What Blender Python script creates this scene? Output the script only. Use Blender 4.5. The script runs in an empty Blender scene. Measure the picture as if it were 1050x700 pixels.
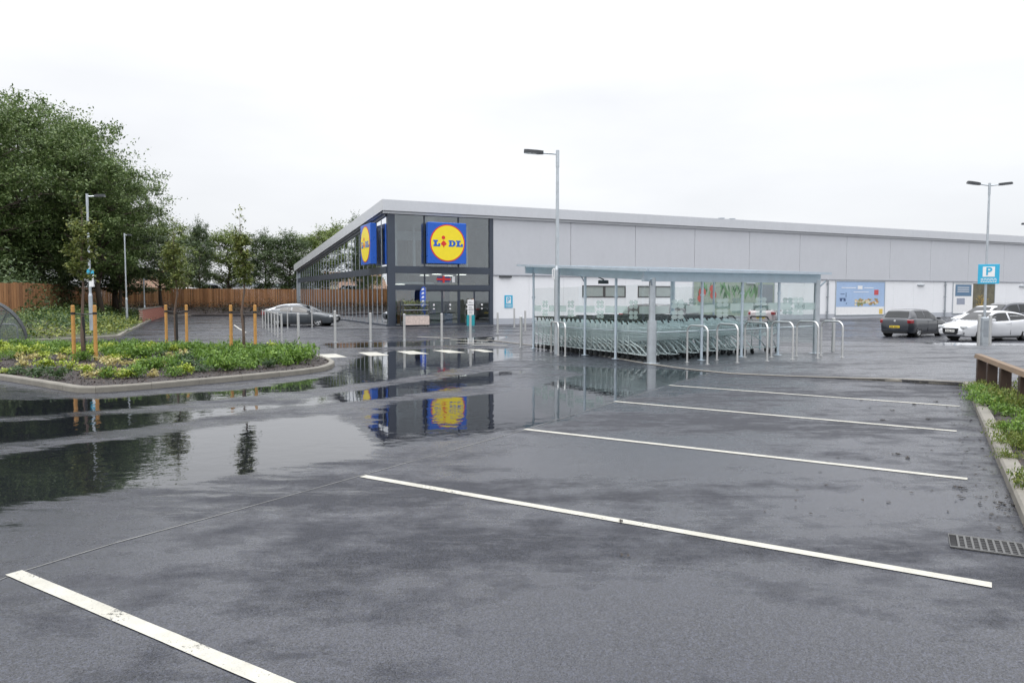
import bpy, bmesh, math, random
from mathutils import Vector, Matrix, noise
random.seed(11)
R = math.radians
scene = bpy.context.scene
COL = scene.collection
# ------------------------------------------------------------------ camera model
CAMZ, FPX, HOR = 1.6, 758.0, 304.5
PITCH = math.atan((350 - HOR) / FPX)

def clamp(v, a=0.0, b=1.0): return a if v < a else b if v > b else v
def sm(a, b, v):
    t = clamp((v - a) / (b - a)); return t * t * (3 - 2 * t)
def lerp(a, b, t): return a + (b - a) * t

def gz(x, y):
    """height of the site: it falls gently away from the camera and dips in the far bays"""
    z = -0.007 * (min(y, 45.0) - 4.0)
    z -= 0.25 * sm(9, 14, x) * sm(27, 34, y) * (1 - sm(40, 48, y))
    return z

def site(px, py, off=0.0):
    """point of the ground at a place surveyed in the photograph (1050 x 700)"""
    c, s = math.cos(PITCH), math.sin(PITCH)
    u, v = px - 525.0, 350.0 - py
    d = Vector((u, FPX * c + v * s, -FPX * s + v * c)).normalized()
    lo, hi = 0.5, 400.0
    for _ in range(60):
        m = (lo + hi) / 2
        p = d * m
        if CAMZ + p.z > gz(p.x, p.y) + off: lo = m
        else: hi = m
    p = d * lo
    return Vector((p.x, p.y, gz(p.x, p.y) + off))

def at(px, py, Y):
    """point at depth Y along a line of sight (for surveying heights)"""
    c, s = math.cos(PITCH), math.sin(PITCH)
    u, v = px - 525.0, 350.0 - py
    d = Vector((u, FPX * c + v * s, -FPX * s + v * c))
    d *= Y / d.y
    return Vector((d.x, d.y, d.z + CAMZ))

# ------------------------------------------------------------------ objects
def tag(o, label=None, cat=None, group=None, kind=None):
    if label: o['label'] = label
    if cat: o['category'] = cat
    if group: o['group'] = group
    if kind: o['kind'] = kind
    return o

def thing(name, label, cat, loc=(0, 0, 0), rotz=0.0, group=None, scale=None):
    o = bpy.data.objects.new(name, None)
    o.empty_display_size = 0.2
    COL.objects.link(o)
    o.location = loc; o.rotation_euler = (0, 0, rotz)
    if scale: o.scale = scale
    return tag(o, label, cat, group)

def link(name, me, parent=None, loc=None, rotz=None):
    o = bpy.data.objects.new(name, me)
    COL.objects.link(o)
    if parent: o.parent = parent
    if loc is not None: o.location = loc
    if rotz is not None: o.rotation_euler = (0, 0, rotz)
    return o

KIDS = {}
def copy_tree(o, parent=None):
    c = o.copy(); COL.objects.link(c)
    if parent: c.parent = parent
    for ch in list(o.children): copy_tree(ch, c)
    return c

class MB:
    def __init__(s): s.v = []; s.f = []; s.m = []; s.cur = 0
    def add(s, vs, fs):
        b = len(s.v); s.v += [tuple(p) for p in vs]
        for f in fs: s.f.append([b + i for i in f]); s.m.append(s.cur)
        return s
    def box(s, x0, y0, z0, x1, y1, z1, M=None):
        vs = [Vector((x, y, z)) for z in (z0, z1) for x, y in ((x0, y0), (x1, y0), (x1, y1), (x0, y1))]
        if M: vs = [M @ v for v in vs]
        return s.add(vs, [(3, 2, 1, 0), (4, 5, 6, 7), (0, 1, 5, 4), (1, 2, 6, 5), (2, 3, 7, 6), (3, 0, 4, 7)])
    def bev(s, x0, y0, z0, x1, y1, z1, b=0.01, M=None):
        """box with chamfered vertical and top edges"""
        def ring(i, z):
            a0, b0, a1, b1 = x0 + i, y0 + i, x1 - i, y1 - i
            return [(a0 + b, b0, z), (a1 - b, b0, z), (a1, b0 + b, z), (a1, b1 - b, z), (a1 - b, b1, z), (a0 + b, b1, z), (a0, b1 - b, z), (a0, b0 + b, z)]
        rs = [ring(0, z0), ring(0, z1 - b), ring(b, z1)]
        vs = [Vector(p) for r in rs for p in r]
        if M: vs = [M @ v for v in vs]
        fs = [tuple(range(7, -1, -1)), tuple(range(16, 24))]
        for k in (0, 8):
            for i in range(8):
                j = (i + 1) % 8; fs.append((k + i, k + j, k + 8 + j, k + 8 + i))
        return s.add(vs, fs)
    def cyl(s, p0, p1, r0, r1=None, n=10, caps=True):
        if r1 is None: r1 = r0
        p0, p1 = Vector(p0), Vector(p1)
        d = (p1 - p0)
        if d.length < 1e-6: return s
        d.normalize()
        a = d.cross(Vector((0, 0, 1)) if abs(d.z) < 0.9 else Vector((1, 0, 0))).normalized(); b = d.cross(a)
        vs = []
        for p, r in ((p0, r0), (p1, r1)):
            for i in range(n):
                t = 2 * math.pi * i / n
                vs.append(p + (a * math.cos(t) + b * math.sin(t)) * r)
        fs = [((i + 1) % n, i, n + i, n + (i + 1) % n) for i in range(n)]
        if caps: fs += [tuple(range(n)), tuple(range(2 * n - 1, n - 1, -1))]
        return s.add(vs, fs)
    def tube(s, pts, r, n=8, close=False):
        """a bent tube through pts (r may be a list)"""
        pts = [Vector(p) for p in pts]; N = len(pts)
        rs = r if isinstance(r, (list, tuple)) else [r] * N
        vs = []; up = None
        for k, p in enumerate(pts):
            if close: d = pts[(k + 1) % N] - pts[k - 1]
            else: d = pts[min(k + 1, N - 1)] - pts[max(k - 1, 0)]
            d.normalize()
            if up is None: up = d.cross(Vector((0, 0, 1)) if abs(d.z) < 0.9 else Vector((1, 0, 0))).normalized()
            a = (up - d * up.dot(d)).normalized(); b = d.cross(a); up = a
            for i in range(n):
                t = 2 * math.pi * i / n
                vs.append(p + (a * math.cos(t) + b * math.sin(t)) * rs[k])
        fs = []
        K = N if close else N - 1
        for k in range(K):
            k2 = (k + 1) % N
            for i in range(n):
                j = (i + 1) % n
                fs.append((k * n + j, k * n + i, k2 * n + i, k2 * n + j))
        if not close: fs += [tuple(range(n)), tuple(range(N * n - 1, (N - 1) * n - 1, -1))]
        return s.add(vs, fs)
    def prism(s, poly, z0, z1, M=None):
        n = len(poly)
        ar = sum(poly[i][0] * poly[(i + 1) % n][1] - poly[(i + 1) % n][0] * poly[i][1] for i in range(n))
        if ar < 0: poly = poly[::-1]
        vs = [Vector((p[0], p[1], z0)) for p in poly] + [Vector((p[0], p[1], z1)) for p in poly]
        if M: vs = [M @ v for v in vs]
        fs = [tuple(range(n - 1, -1, -1)), tuple(range(n, 2 * n))]
        fs += [(i, (i + 1) % n, n + (i + 1) % n, n + i) for i in range(n)]
        return s.add(vs, fs)
    def disc(s, c, r, n=12, axis='z', h=0.0): return s
    def mesh(s, name, mats=None, smooth=False, ang=None):
        me = bpy.data.meshes.new(name)
        me.from_pydata(s.v, [], s.f)
        if mats:
            for m in (mats if isinstance(mats, (list, tuple)) else [mats]): me.materials.append(m)
            if isinstance(mats, (list, tuple)) and len(mats) > 1: me.polygons.foreach_set('material_index', s.m)
        if smooth:
            me.polygons.foreach_set('use_smooth', [True] * len(me.polygons))
            if ang:
                try: me.set_sharp_from_angle(angle=R(ang))
                except Exception: pass
        me.update()
        return me
    def build(s, name, mats, parent=None, loc=None, rotz=None, smooth=False, ang=35):
        return link(name, s.mesh(name, mats, smooth, ang), parent, loc, rotz)

def XZ(y=0.0, flip=False):
    """maps a polygon drawn in (x, z) and extruded along y"""
    return Matrix(((1, 0, 0, 0), (0, 0, -1, y), (0, 1, 0, 0), (0, 0, 0, 1)))

# ------------------------------------------------------------------ materials
class NT:
    def __init__(s, mat):
        s.t = mat.node_tree; s.n = s.t.nodes; s.l = s.t.links
    def new(s, typ, **k):
        nd = s.n.new(typ)
        for a, b in k.items():
            if a.startswith('i_'): nd.inputs[a[2:].replace('_', ' ')].default_value = b
            else: setattr(nd, a, b)
        return nd
    def link(s, a, b): s.l.new(a, b)
    def coord(s, kind='Object', scale=None):
        c = s.new('ShaderNodeTexCoord')
        o = c.outputs[kind]
        if scale is not None:
            m = s.new('ShaderNodeMapping'); s.link(o, m.inputs[0]); m.inputs['Scale'].default_value = scale
            o = m.outputs[0]
        return o
    def noise(s, vec, scale, detail=3, rough=0.55):
        n = s.new('ShaderNodeTexNoise'); n.inputs['Scale'].default_value = scale
        n.inputs['Detail'].default_value = detail; n.inputs['Roughness'].default_value = rough
        if vec: s.link(vec, n.inputs['Vector'])
        return n.outputs['Fac']
    def ramp(s, fac, stops):
        r = s.new('ShaderNodeValToRGB'); s.link(fac, r.inputs[0])
        e = r.color_ramp.elements
        while len(e) < len(stops): e.new(0.5)
        for i, (p, c) in enumerate(stops):
            e[i].position = p; e[i].color = (c, c, c, 1) if isinstance(c, (int, float)) else (*c, 1)
        return r.outputs[0]
    def math(s, op, a, b=None, c=None, cl=False):
        m = s.new('ShaderNodeMath', operation=op); m.use_clamp = cl
        for i, v in enumerate((a, b, c)):
            if v is None: continue
            if isinstance(v, (int, float)): m.inputs[i].default_value = v
            else: s.link(v, m.inputs[i])
        return m.outputs[0]
    def mix(s, fac, a, b, mode='MIX'):
        m = s.new('ShaderNodeMix', data_type='RGBA', blend_type=mode)
        for i, v in ((0, fac), (6, a), (7, b)):
            if isinstance(v, (int, float)): m.inputs[i].default_value = v if i == 0 else (v, v, v, 1)
            elif isinstance(v, tuple): m.inputs[i].default_value = (*v, 1)
            else: s.link(v, m.inputs[i])
        return m.outputs[2]
    def mixf(s, fac, a, b):
        m = s.new('ShaderNodeMix', data_type='FLOAT')
        for i, v in ((0, fac), (2, a), (3, b)):
            if isinstance(v, (int, float)): m.inputs[i].default_value = v
            else: s.link(v, m.inputs[i])
        return m.outputs[0]
    def bump(s, h, strength=0.3, dist=0.01, normal=None):
        b = s.new('ShaderNodeBump'); b.inputs['Strength'].default_value = strength
        b.inputs['Distance'].default_value = dist; s.link(h, b.inputs['Height'])
        if normal: s.link(normal, b.inputs['Normal'])
        return b.outputs[0]

def mat(name):
    m = bpy.data.materials.new(name); m.use_nodes = True
    nt = NT(m); return m, nt, nt.n['Principled BSDF']

def pm(name, col, rough=0.5, metal=0.0, var=0.12, scale=6.0, bump=0.0, bscale=80.0, spec=0.5, coat=0.0, rvar=0.15, dirt=0.0):
    """plain procedural material: base colour broken up by two noises, roughness variation, optional bump"""
    m, t, b = mat(name)
    co = t.coord('Object')
    n1 = t.noise(co, scale, 4); n2 = t.noise(co, scale * 9, 3)
    f = t.math('ADD', t.math('MULTIPLY', n1, 0.6), t.math('MULTIPLY', n2, 0.4))
    lo = tuple(c * (1 - var) for c in col); hi = tuple(min(1, c * (1 + var)) for c in col)
    c = t.ramp(f, [(0.3, lo), (0.7, hi)])
    if dirt:
        g = t.ramp(t.noise(t.coord('Object', (1, 1, 0.25)), 3.0, 5, 0.7), [(0.45, 0.0), (0.75, dirt)])
        c = t.mix(g, c, tuple(x * 0.45 for x in col))
    t.link(c, b.inputs['Base Color'])
    t.link(t.ramp(n1, [(0.3, max(0.02, rough * (1 - rvar))), (0.7, min(1, rough * (1 + rvar)))]), b.inputs['Roughness'])
    b.inputs['Metallic'].default_value = metal
    b.inputs['Specular IOR Level'].default_value = spec
    if coat: b.inputs['Coat Weight'].default_value = coat; b.inputs['Coat Roughness'].default_value = 0.04
    if bump: t.link(t.bump(t.noise(co, bscale, 4), bump, 0.01), b.inputs['Normal'])
    return m

def glass(name, tint=(0.9, 0.95, 0.95), refl=1.0, frost=0.0, rough=0.0, ior=1.5, wob=0.0):
    """thin sheet glass: fresnel mix of a mirror and a tinted see-through sheet, optionally frosted"""
    m, t, b = mat(name)
    t.n.remove(b)
    out = t.n['Material Output']
    fr = t.new('ShaderNodeLayerWeight')            # two-sided Schlick reflectance of a thin sheet
    f5 = t.math('POWER', fr.outputs['Facing'], 5.0)
    f = t.math('MULTIPLY', t.math('ADD', t.math('MULTIPLY', f5, 0.92), 0.045), refl, cl=True)
    gl = t.new('ShaderNodeBsdfGlossy'); gl.inputs['Roughness'].default_value = rough
    gl.inputs['Color'].default_value = (0.95, 0.97, 1, 1)
    tr = t.new('ShaderNodeBsdfTransparent'); 
    n = t.noise(t.coord('Object'), 1.3, 3)
    t.link(t.ramp(n, [(0.3, tuple(c * 0.94 for c in tint)), (0.7, tint)]), tr.inputs[0])
    base = tr.outputs[0]
    if frost:
        df = t.new('ShaderNodeBsdfDiffuse'); df.inputs[0].default_value = (0.62, 0.72, 0.70, 1)
        ms = t.new('ShaderNodeMixShader'); ms.inputs[0].default_value = frost
        t.link(base, ms.inputs[1]); t.link(df.outputs[0], ms.inputs[2]); base = ms.outputs[0]
    mx = t.new('ShaderNodeMixShader'); t.link(f, mx.inputs[0])
    t.link(base, mx.inputs[1]); t.link(gl.outputs[0], mx.inputs[2])
    if wob:
        bn = t.bump(t.noise(t.coord('Object'), 0.5, 2), wob, 0.05)
        t.link(bn, gl.inputs['Normal'])
    t.link(mx.outputs[0], out.inputs[0])
    return m

def leafmat(name, c0, c1, c2, trans=0.25):
    """foliage: a tone per leaf (island) and a slower tone per clump"""
    m, t, b = mat(name)
    g = t.new('ShaderNodeNewGeometry')
    r = g.outputs['Random Per Island']
    n = t.noise(t.coord('Object'), 1.1, 3)
    f = t.math('ADD', t.math('MULTIPLY', r, 0.6), t.math('MULTIPLY', n, 0.4))
    c = t.ramp(f, [(0.15, c0), (0.5, c1), (0.85, c2)])
    t.link(c, b.inputs['Base Color']); b.inputs['Roughness'].default_value = 0.45
    b.inputs['Specular IOR Level'].default_value = 0.35
    tl = t.new('ShaderNodeBsdfTranslucent'); t.link(c, tl.inputs[0])
    mx = t.new('ShaderNodeMixShader'); mx.inputs[0].default_value = trans
    t.link(b.outputs[0], mx.inputs[1]); t.link(tl.outputs[0], mx.inputs[2])
    t.link(mx.outputs[0], t.n['Material Output'].inputs[0])
    return m

M = {}
M['galv'] = pm('galvanised_steel', (0.50, 0.54, 0.57), 0.35, 0.7, 0.15, 5, 0.05, 60)
M['galv_dark'] = pm('weathered_steel', (0.33, 0.36, 0.39), 0.4, 0.6, 0.15, 5)
M['stainless'] = pm('brushed_stainless', (0.62, 0.62, 0.61), 0.34, 0.75, 0.03, 2, rvar=0.05)
M['shelter_steel'] = pm('shelter_steel', (0.47, 0.54, 0.60), 0.4, 0.35, 0.1, 4)
M['frame_dark'] = pm('anthracite_frame', (0.050, 0.062, 0.085), 0.35, 0.1, 0.1, 2)
M['mullion'] = pm('grey_mullion', (0.30, 0.33, 0.36), 0.35, 0.4, 0.1, 3)
M['white_wall'] = pm('white_cladding', (0.80, 0.81, 0.83), 0.5, 0, 0.03, 0.6, dirt=0.04)
M['plinth'] = pm('grey_plinth', (0.42, 0.44, 0.48), 0.6, 0, 0.08, 2, 0.1, 40)
M['clad'] = pm('silver_cladding', (0.55, 0.562, 0.592), 0.38, 0.15, 0.035, 0.5, dirt=0.05)
M['fascia'] = pm('silver_fascia', (0.58, 0.595, 0.62), 0.35, 0.2, 0.04, 0.7, dirt=0.08)
M['roof'] = pm('roof_sheet', (0.35, 0.37, 0.40), 0.45, 0.2, 0.06, 0.8)
M['black'] = pm('black_plastic', (0.015, 0.016, 0.018), 0.45, 0, 0.2, 12)
M['dkgrey'] = pm('dark_grey_metal', (0.07, 0.075, 0.08), 0.4, 0.3, 0.15, 10)
M['rubber'] = pm('tyre_rubber', (0.016, 0.016, 0.017), 0.75, 0, 0.2, 20, 0.2, 120)
M['stake'] = pm('treated_timber', (0.48, 0.25, 0.07), 0.7, 0, 0.25, 14, 0.2, 60)
M['railwood'] = pm('weathered_rail_timber', (0.17, 0.115, 0.07), 0.65, 0, 0.3, 9, 0.3, 50)
M['postwood'] = pm('dark_post_timber', (0.035, 0.018, 0.010), 0.6, 0, 0.3, 9, 0.3, 50)
M['bark'] = pm('tree_bark', (0.075, 0.058, 0.045), 0.85, 0, 0.35, 9, 0.5, 25)
M['barkyoung'] = pm('young_bark', (0.11, 0.075, 0.055), 0.7, 0, 0.3, 12, 0.3, 40)
M['paint'] = pm('white_road_paint', (0.74, 0.73, 0.66), 0.42, 0, 0.14, 7, 0.25, 160)
M['blue'] = pm('sign_blue', (0.010, 0.105, 0.52), 0.3, 0, 0.05, 3)
M['yellow'] = pm('sign_yellow', (0.90, 0.72, 0.02), 0.3, 0, 0.04, 3)
M['red'] = pm('sign_red', (0.70, 0.03, 0.02), 0.3, 0, 0.05, 3)
M['cyan'] = pm('parking_cyan', (0.04, 0.40, 0.62), 0.35, 0, 0.05, 4)
M['teal'] = pm('teal_panel', (0.02, 0.30, 0.34), 0.35, 0, 0.06, 4)
M['white'] = pm('white_gloss', (0.80, 0.80, 0.80), 0.3, 0, 0.03, 4)
M['red_brick_plain'] = None
M['glass_front'] = glass('entrance_glass', (0.78, 0.84, 0.86), 3.0)
M['glass_side'] = glass('curtain_glass', (0.30, 0.33, 0.33), 5.5)
M['glass_clear'] = glass('shelter_glass', (0.94, 0.97, 0.965), 1.2)
M['glass_frost'] = glass('frosted_band_glass', (0.80, 0.88, 0.86), 1.0, frost=0.5, rough=0.2)
M['glass_tint'] = glass('tinted_sheet', (0.45, 0.46, 0.50), 1.6, frost=0.12, rough=0.1)
M['car_glass'] = glass('car_glass', (0.30, 0.35, 0.34), 2.0)
# ================================================================== SETTING
def inside(p, poly):
    r = False; n = len(poly); x, y = p
    for i in range(n):
        x1, y1 = poly[i]; x2, y2 = poly[i - 1]
        if (y1 > y) != (y2 > y) and x < (x2 - x1) * (y - y1) / (y2 - y1) + x1: r = not r
    return r
def segd(p, a, b):
    ax, ay = a; bx, by = b; dx, dy = bx - ax, by - ay
    t = clamp(((p[0] - ax) * dx + (p[1] - ay) * dy) / (dx * dx + dy * dy + 1e-12))
    return math.hypot(p[0] - ax - t * dx, p[1] - ay - t * dy)
def polyd(p, poly, close=True):
    n = len(poly)
    return min(segd(p, poly[i], poly[(i + 1) % n]) for i in range(n if close else n - 1))
def W(pts, off=0.0):
    return [tuple(site(x, y, off)[:2]) for x, y in pts]

# puddles surveyed as outlines on the asphalt: outline, edge softness, depth
PUDDLES = [
    (W([(-120, 412), (0, 410), (100, 408), (250, 399), (345, 384), (360, 368), (400, 360), (440, 357), (520, 358), (530, 366), (470, 378), (400, 390), (330, 398), (260, 406), (120, 420), (0, 427), (-120, 432)]), 0.35),
    (W([(-120, 442), (0, 432), (60, 428), (170, 422), (300, 414), (190, 432), (100, 443), (0, 456), (-120, 470)]), 0.3),
    (W([(-160, 500), (0, 470), (60, 458), (150, 446), (230, 436), (330, 424), (380, 436), (420, 446), (560, 432), (470, 452), (400, 462), (300, 480), (180, 498), (90, 508), (0, 523), (-160, 556)]), 0.35),
    (W([(378, 428), (400, 412), (520, 402), (560, 392), (600, 384), (560, 374), (640, 378), (735, 380), (650, 404), (560, 436), (500, 446), (440, 450), (392, 447)]), 0.25),
    (W([(300, 417), (330, 405), (420, 392), (500, 381), (545, 380), (500, 394), (420, 404), (350, 413)]), 0.2),
    (W([(330, 352), (420, 350), (500, 345), (520, 347), (500, 352), (420, 355), (340, 357)]), 0.3),
    (W([(930, 353), (1060, 352), (1060, 357), (960, 357)]), 0.3),
]
ROAD = W([(-200, 640), (-40, 612), (14, 588.5), (120, 556), (250, 521), (372, 487), (440, 468), (538, 440.5), (630, 412), (686, 395), (735, 381), (600, 362), (545, 354), (500, 346), (330, 350), (330, 366), (342, 378), (300, 385), (100, 404), (0, 391), (-200, 390)])
def wetness(x, y):
    w = 0.22 * sm(-0.1, 0.5, polyd((x, y), ROAD)) if inside((x, y), ROAD) else 0.0
    for poly, soft in PUDDLES:
        xs = [q[0] for q in poly]; ys = [q[1] for q in poly]
        if x < min(xs) - 1 or x > max(xs) + 1 or y < min(ys) - 1 or y > max(ys) + 1: continue
        d = polyd((x, y), poly)
        if not inside((x, y), poly): d = -d
        w = max(w, sm(-soft, soft, d))
    return w

def asphalt(name, base, lighter, puddles=True, coarse=1.0, dry=0.0):
    m, t, b = mat(name)
    co = t.coord('Object')
    g1 = t.noise(co, 95 * coarse, 3, 0.7); g2 = t.noise(co, 260 * coarse, 2, 0.7); pa = t.noise(co, 0.55, 5, 0.6); pb = t.noise(co, 2.7, 5, 0.65)
    vo = t.new('ShaderNodeTexVoronoi'); vo.inputs['Scale'].default_value = 105 * coarse; t.link(co, vo.inputs['Vector'])
    stone = t.ramp(vo.outputs['Color'], [(0.15, tuple(c * 0.35 for c in base)), (0.55, base), (0.9, tuple(c * 2.2 for c in base))])
    c = t.mix(t.ramp(pa, [(0.38, 0.0), (0.66, 0.45)]), stone, tuple(lighter))
    c = t.mix(t.ramp(t.noise(co, 0.23, 4), [(0.45, 0.0), (0.7, 0.35)]), c, tuple(x * 0.6 for x in base))
    # damp film lying in broad patches drawn out along the bays, drier open-textured stone between them
    rot = t.new('ShaderNodeMapping'); rot.inputs['Rotation'].default_value = (0, 0, R(-30)); rot.inputs['Scale'].default_value = (0.8, 1.9, 1); t.link(co, rot.inputs[0])
    pc_ = t.noise(rot.outputs[0], 0.30, 9, 0.68)
    damp = t.math('ADD', t.math('MULTIPLY', pc_, 0.75), t.math('MULTIPLY', pb, 0.25))
    dry_ = t.ramp(damp, [(0.47, 0.0), (0.56, 1.0)])
    r = t.mixf(dry_, 0.23 + dry, 0.58)
    st = t.mixf(dry_, 0.20, 1.0)
    c = t.mix(t.math('MULTIPLY', dry_, 0.30), c, tuple(x * 0.35 for x in base))
    if puddles:
        at_ = t.new('ShaderNodeAttribute'); at_.attribute_name = 'wet'
        w0 = at_.outputs['Fac']
        # ragged edge: a broad wobble plus fine streaks that break the water film into patches
        wob = t.math('MULTIPLY', t.math('SUBTRACT', t.noise(t.coord('Object', (0.35, 1.3, 1)), 1.7, 8, 0.75), 0.52), 2.6)
        fine = t.math('MULTIPLY', t.math('SUBTRACT', t.noise(t.coord('Object', (2.6, 11, 1)), 1.0, 6, 0.75), 0.5), 2.2)
        w = t.math('ADD', w0, t.math('ADD', t.math('MULTIPLY', wob, t.math('SUBTRACT', 1.2, t.math('MULTIPLY', w0, 0.45))), t.math('MULTIPLY', fine, t.math('SUBTRACT', 0.72, t.math('MULTIPLY', w0, 0.12)))))
        film = t.ramp(w, [(0.05, 0.0), (0.45, 1.0)])        # thin water between the stones
        w = t.ramp(w, [(0.38, 0.0), (0.64, 1.0)])           # standing water
        c = t.mix(t.math('MULTIPLY', w, 0.8), c, tuple(x * 0.35 for x in base))
        r = t.mixf(film, r, 0.20); st = t.math('MULTIPLY', st, t.math('SUBTRACT', 1.0, t.math('MULTIPLY', film, 0.75)))
        r = t.mixf(w, r, 0.015)
        st = t.math('MULTIPLY', st, t.math('SUBTRACT', 1.0, w))
    t.link(c, b.inputs['Base Color'])
    t.link(r, b.inputs['Roughness'])
    # single chippings catch more or less light than the binder round them
    chip = t.ramp(t.math('ADD', t.math('MULTIPLY', g2, 0.5), t.math('MULTIPLY', t.noise(co, 140 * coarse, 2, 0.8), 0.5)), [(0.40, 0.06), (0.50, 0.44), (0.60, 1.0)])
    t.link(t.mixf(w, chip, 0.5) if puddles else chip, b.inputs['Specular IOR Level'])
    t.link(t.mixf(w, t.mixf(dry_, 1.57, 1.42), 1.64) if puddles else t.mixf(dry_, 1.55, 1.42), b.inputs['IOR'])
    h = t.math('ADD', t.math('MULTIPLY', vo.outputs['Distance'], -0.6), t.math('ADD', t.math('MULTIPLY', g1, 0.7), t.math('MULTIPLY', g2, 0.5)))
    bp = t.new('ShaderNodeBump'); bp.inputs['Distance'].default_value = 0.0045
    t.link(st, bp.inputs['Strength']); t.link(h, bp.inputs['Height'])
    nrm = bp.outputs[0]
    if puddles:
        rip = t.math('ADD', t.noise(co, 3.6, 2, 0.5), t.math('MULTIPLY', t.noise(co, 12.0, 1, 0.5), 0.22))
        b2 = t.new('ShaderNodeBump'); b2.inputs['Distance'].default_value = 0.012
        t.link(t.ramp(t.noise(co, 0.35, 3), [(0.38, 0.05), (0.62, 0.26)]), b2.inputs['Strength'])
        t.link(rip, b2.inputs['Height']); t.link(nrm, b2.inputs['Normal']); nrm = b2.outputs[0]
    t.link(nrm, b.inputs['Normal'])
    return m
M['asphalt'] = asphalt('wet_asphalt', (0.020, 0.022, 0.031), (0.030, 0.033, 0.045))
M['paving'] = asphalt('wet_footway', (0.055, 0.057, 0.066), (0.075, 0.077, 0.086), True, 0.8, 0.04)
M['kerb'] = pm('concrete_kerb', (0.20, 0.187, 0.160), 0.75, 0, 0.18, 5, 0.3, 90, dirt=0.35)

def axis(a, b, step): 
    n = max(1, int(round((b - a) / step))); return [a + (b - a) * i / n for i in range(n)]
XS = axis(-260, -60, 20) + axis(-60, -16, 2.0) + axis(-16, 12, 0.22) + axis(12, 36, 1.0) + axis(36, 140, 8) + axis(140, 400, 26) + [400]
YS = axis(-60, 2, 6) + axis(2, 30, 0.22) + axis(30, 50, 0.5) + axis(50, 100, 2.5) + axis(100, 700, 40) + [700]

def ground():
    nx, ny = len(XS), len(YS)
    vs = [(x, y, gz(x, y)) for y in YS for x in XS]
    fs = [(j * nx + i, j * nx + i + 1, (j + 1) * nx + i + 1, (j + 1) * nx + i) for j in range(ny - 1) for i in range(nx - 1)]
    me = bpy.data.meshes.new('asphalt_ground'); me.from_pydata(vs, [], fs)
    a = me.attributes.new('wet', 'FLOAT', 'POINT')
    a.data.foreach_set('value', [wetness(v[0], v[1]) if (-45 < v[0] < 36 and 4 < v[1] < 60) else 0.0 for v in vs])
    me.materials.append(M['asphalt'])
    me.polygons.foreach_set('use_smooth', [True] * len(fs))
    return tag(link('asphalt_ground', me), kind='structure')
ground()

def drape(name, poly, off, material, step=1.0, side=0.0, hf=None, wet=False):
    """a sheet cut to an outline and laid on the site; side > 0 gives it an edge that deep"""
    hf = hf or (lambda x, y: gz(x, y))
    bm = bmesh.new()
    vs = [bm.verts.new((p[0], p[1], 0)) for p in poly]
    f = bm.faces.new(vs)
    if f.normal.z < 0 or sum(poly[i][0] * poly[(i + 1) % len(poly)][1] - poly[(i + 1) % len(poly)][0] * poly[i][1] for i in range(len(poly))) < 0: f.normal_flip()
    x0, x1 = min(p[0] for p in poly), max(p[0] for p in poly); y0, y1 = min(p[1] for p in poly), max(p[1] for p in poly)
    for ax, a, b in ((0, x0, x1), (1, y0, y1)):
        k = math.floor(a / step) + 1
        while k * step < b:
            co = Vector((k * step, 0, 0)) if ax == 0 else Vector((0, k * step, 0))
            no = Vector((1, 0, 0)) if ax == 0 else Vector((0, 1, 0))
            bmesh.ops.bisect_plane(bm, geom=bm.verts[:] + bm.edges[:] + bm.faces[:], plane_co=co, plane_no=no, dist=1e-5)
            k += 1
    bmesh.ops.triangulate(bm, faces=[f for f in bm.faces if len(f.verts) > 4])
    for v in bm.verts: v.co.z = hf(v.co.x, v.co.y) + off
    if side:
        ed = [e for e in bm.edges if len(e.link_faces) == 1]
        ex = bmesh.ops.extrude_edge_only(bm, edges=ed)
        for v in [g for g in ex['geom'] if isinstance(g, bmesh.types.BMVert)]: v.co.z -= side
    me = bpy.data.meshes.new(name)
    bmesh.ops.recalc_face_normals(bm, faces=bm.faces[:])
    up = sum(f.normal.z * f.calc_area() for f in bm.faces)
    if up < 0: bmesh.ops.reverse_faces(bm, faces=bm.faces[:])
    bm.to_mesh(me); bm.free()
    if wet:
        a = me.attributes.new('wet', 'FLOAT', 'POINT')
        a.data.foreach_set('value', [wetness(v.co.x, v.co.y) for v in me.vertices])
    me.materials.append(material)
    return tag(link(name, me), kind='structure')

def line_strip(mb, a, b, w, off=0.004, z=None, ragged=0.0):
    """a painted line from a to b (world xy), draped"""
    a, b = Vector(a[:2]), Vector(b[:2]); d = (b - a); L = d.length; d.normalize(); nrm = Vector((-d.y, d.x))
    n = max(1, int(L / 0.25)); vs = []
    for i in range(n + 1):
        p = a + d * (L * i / n)
        for s in (-1, 1):
            j = random.uniform(-ragged, ragged)
            q = p + nrm * s * (w / 2 + j)
            vs.append((q.x, q.y, gz(q.x, q.y) + off))
    mb.add(vs, [(2 * i, 2 * i + 2, 2 * i + 3, 2 * i + 1) for i in range(n)])

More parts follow.
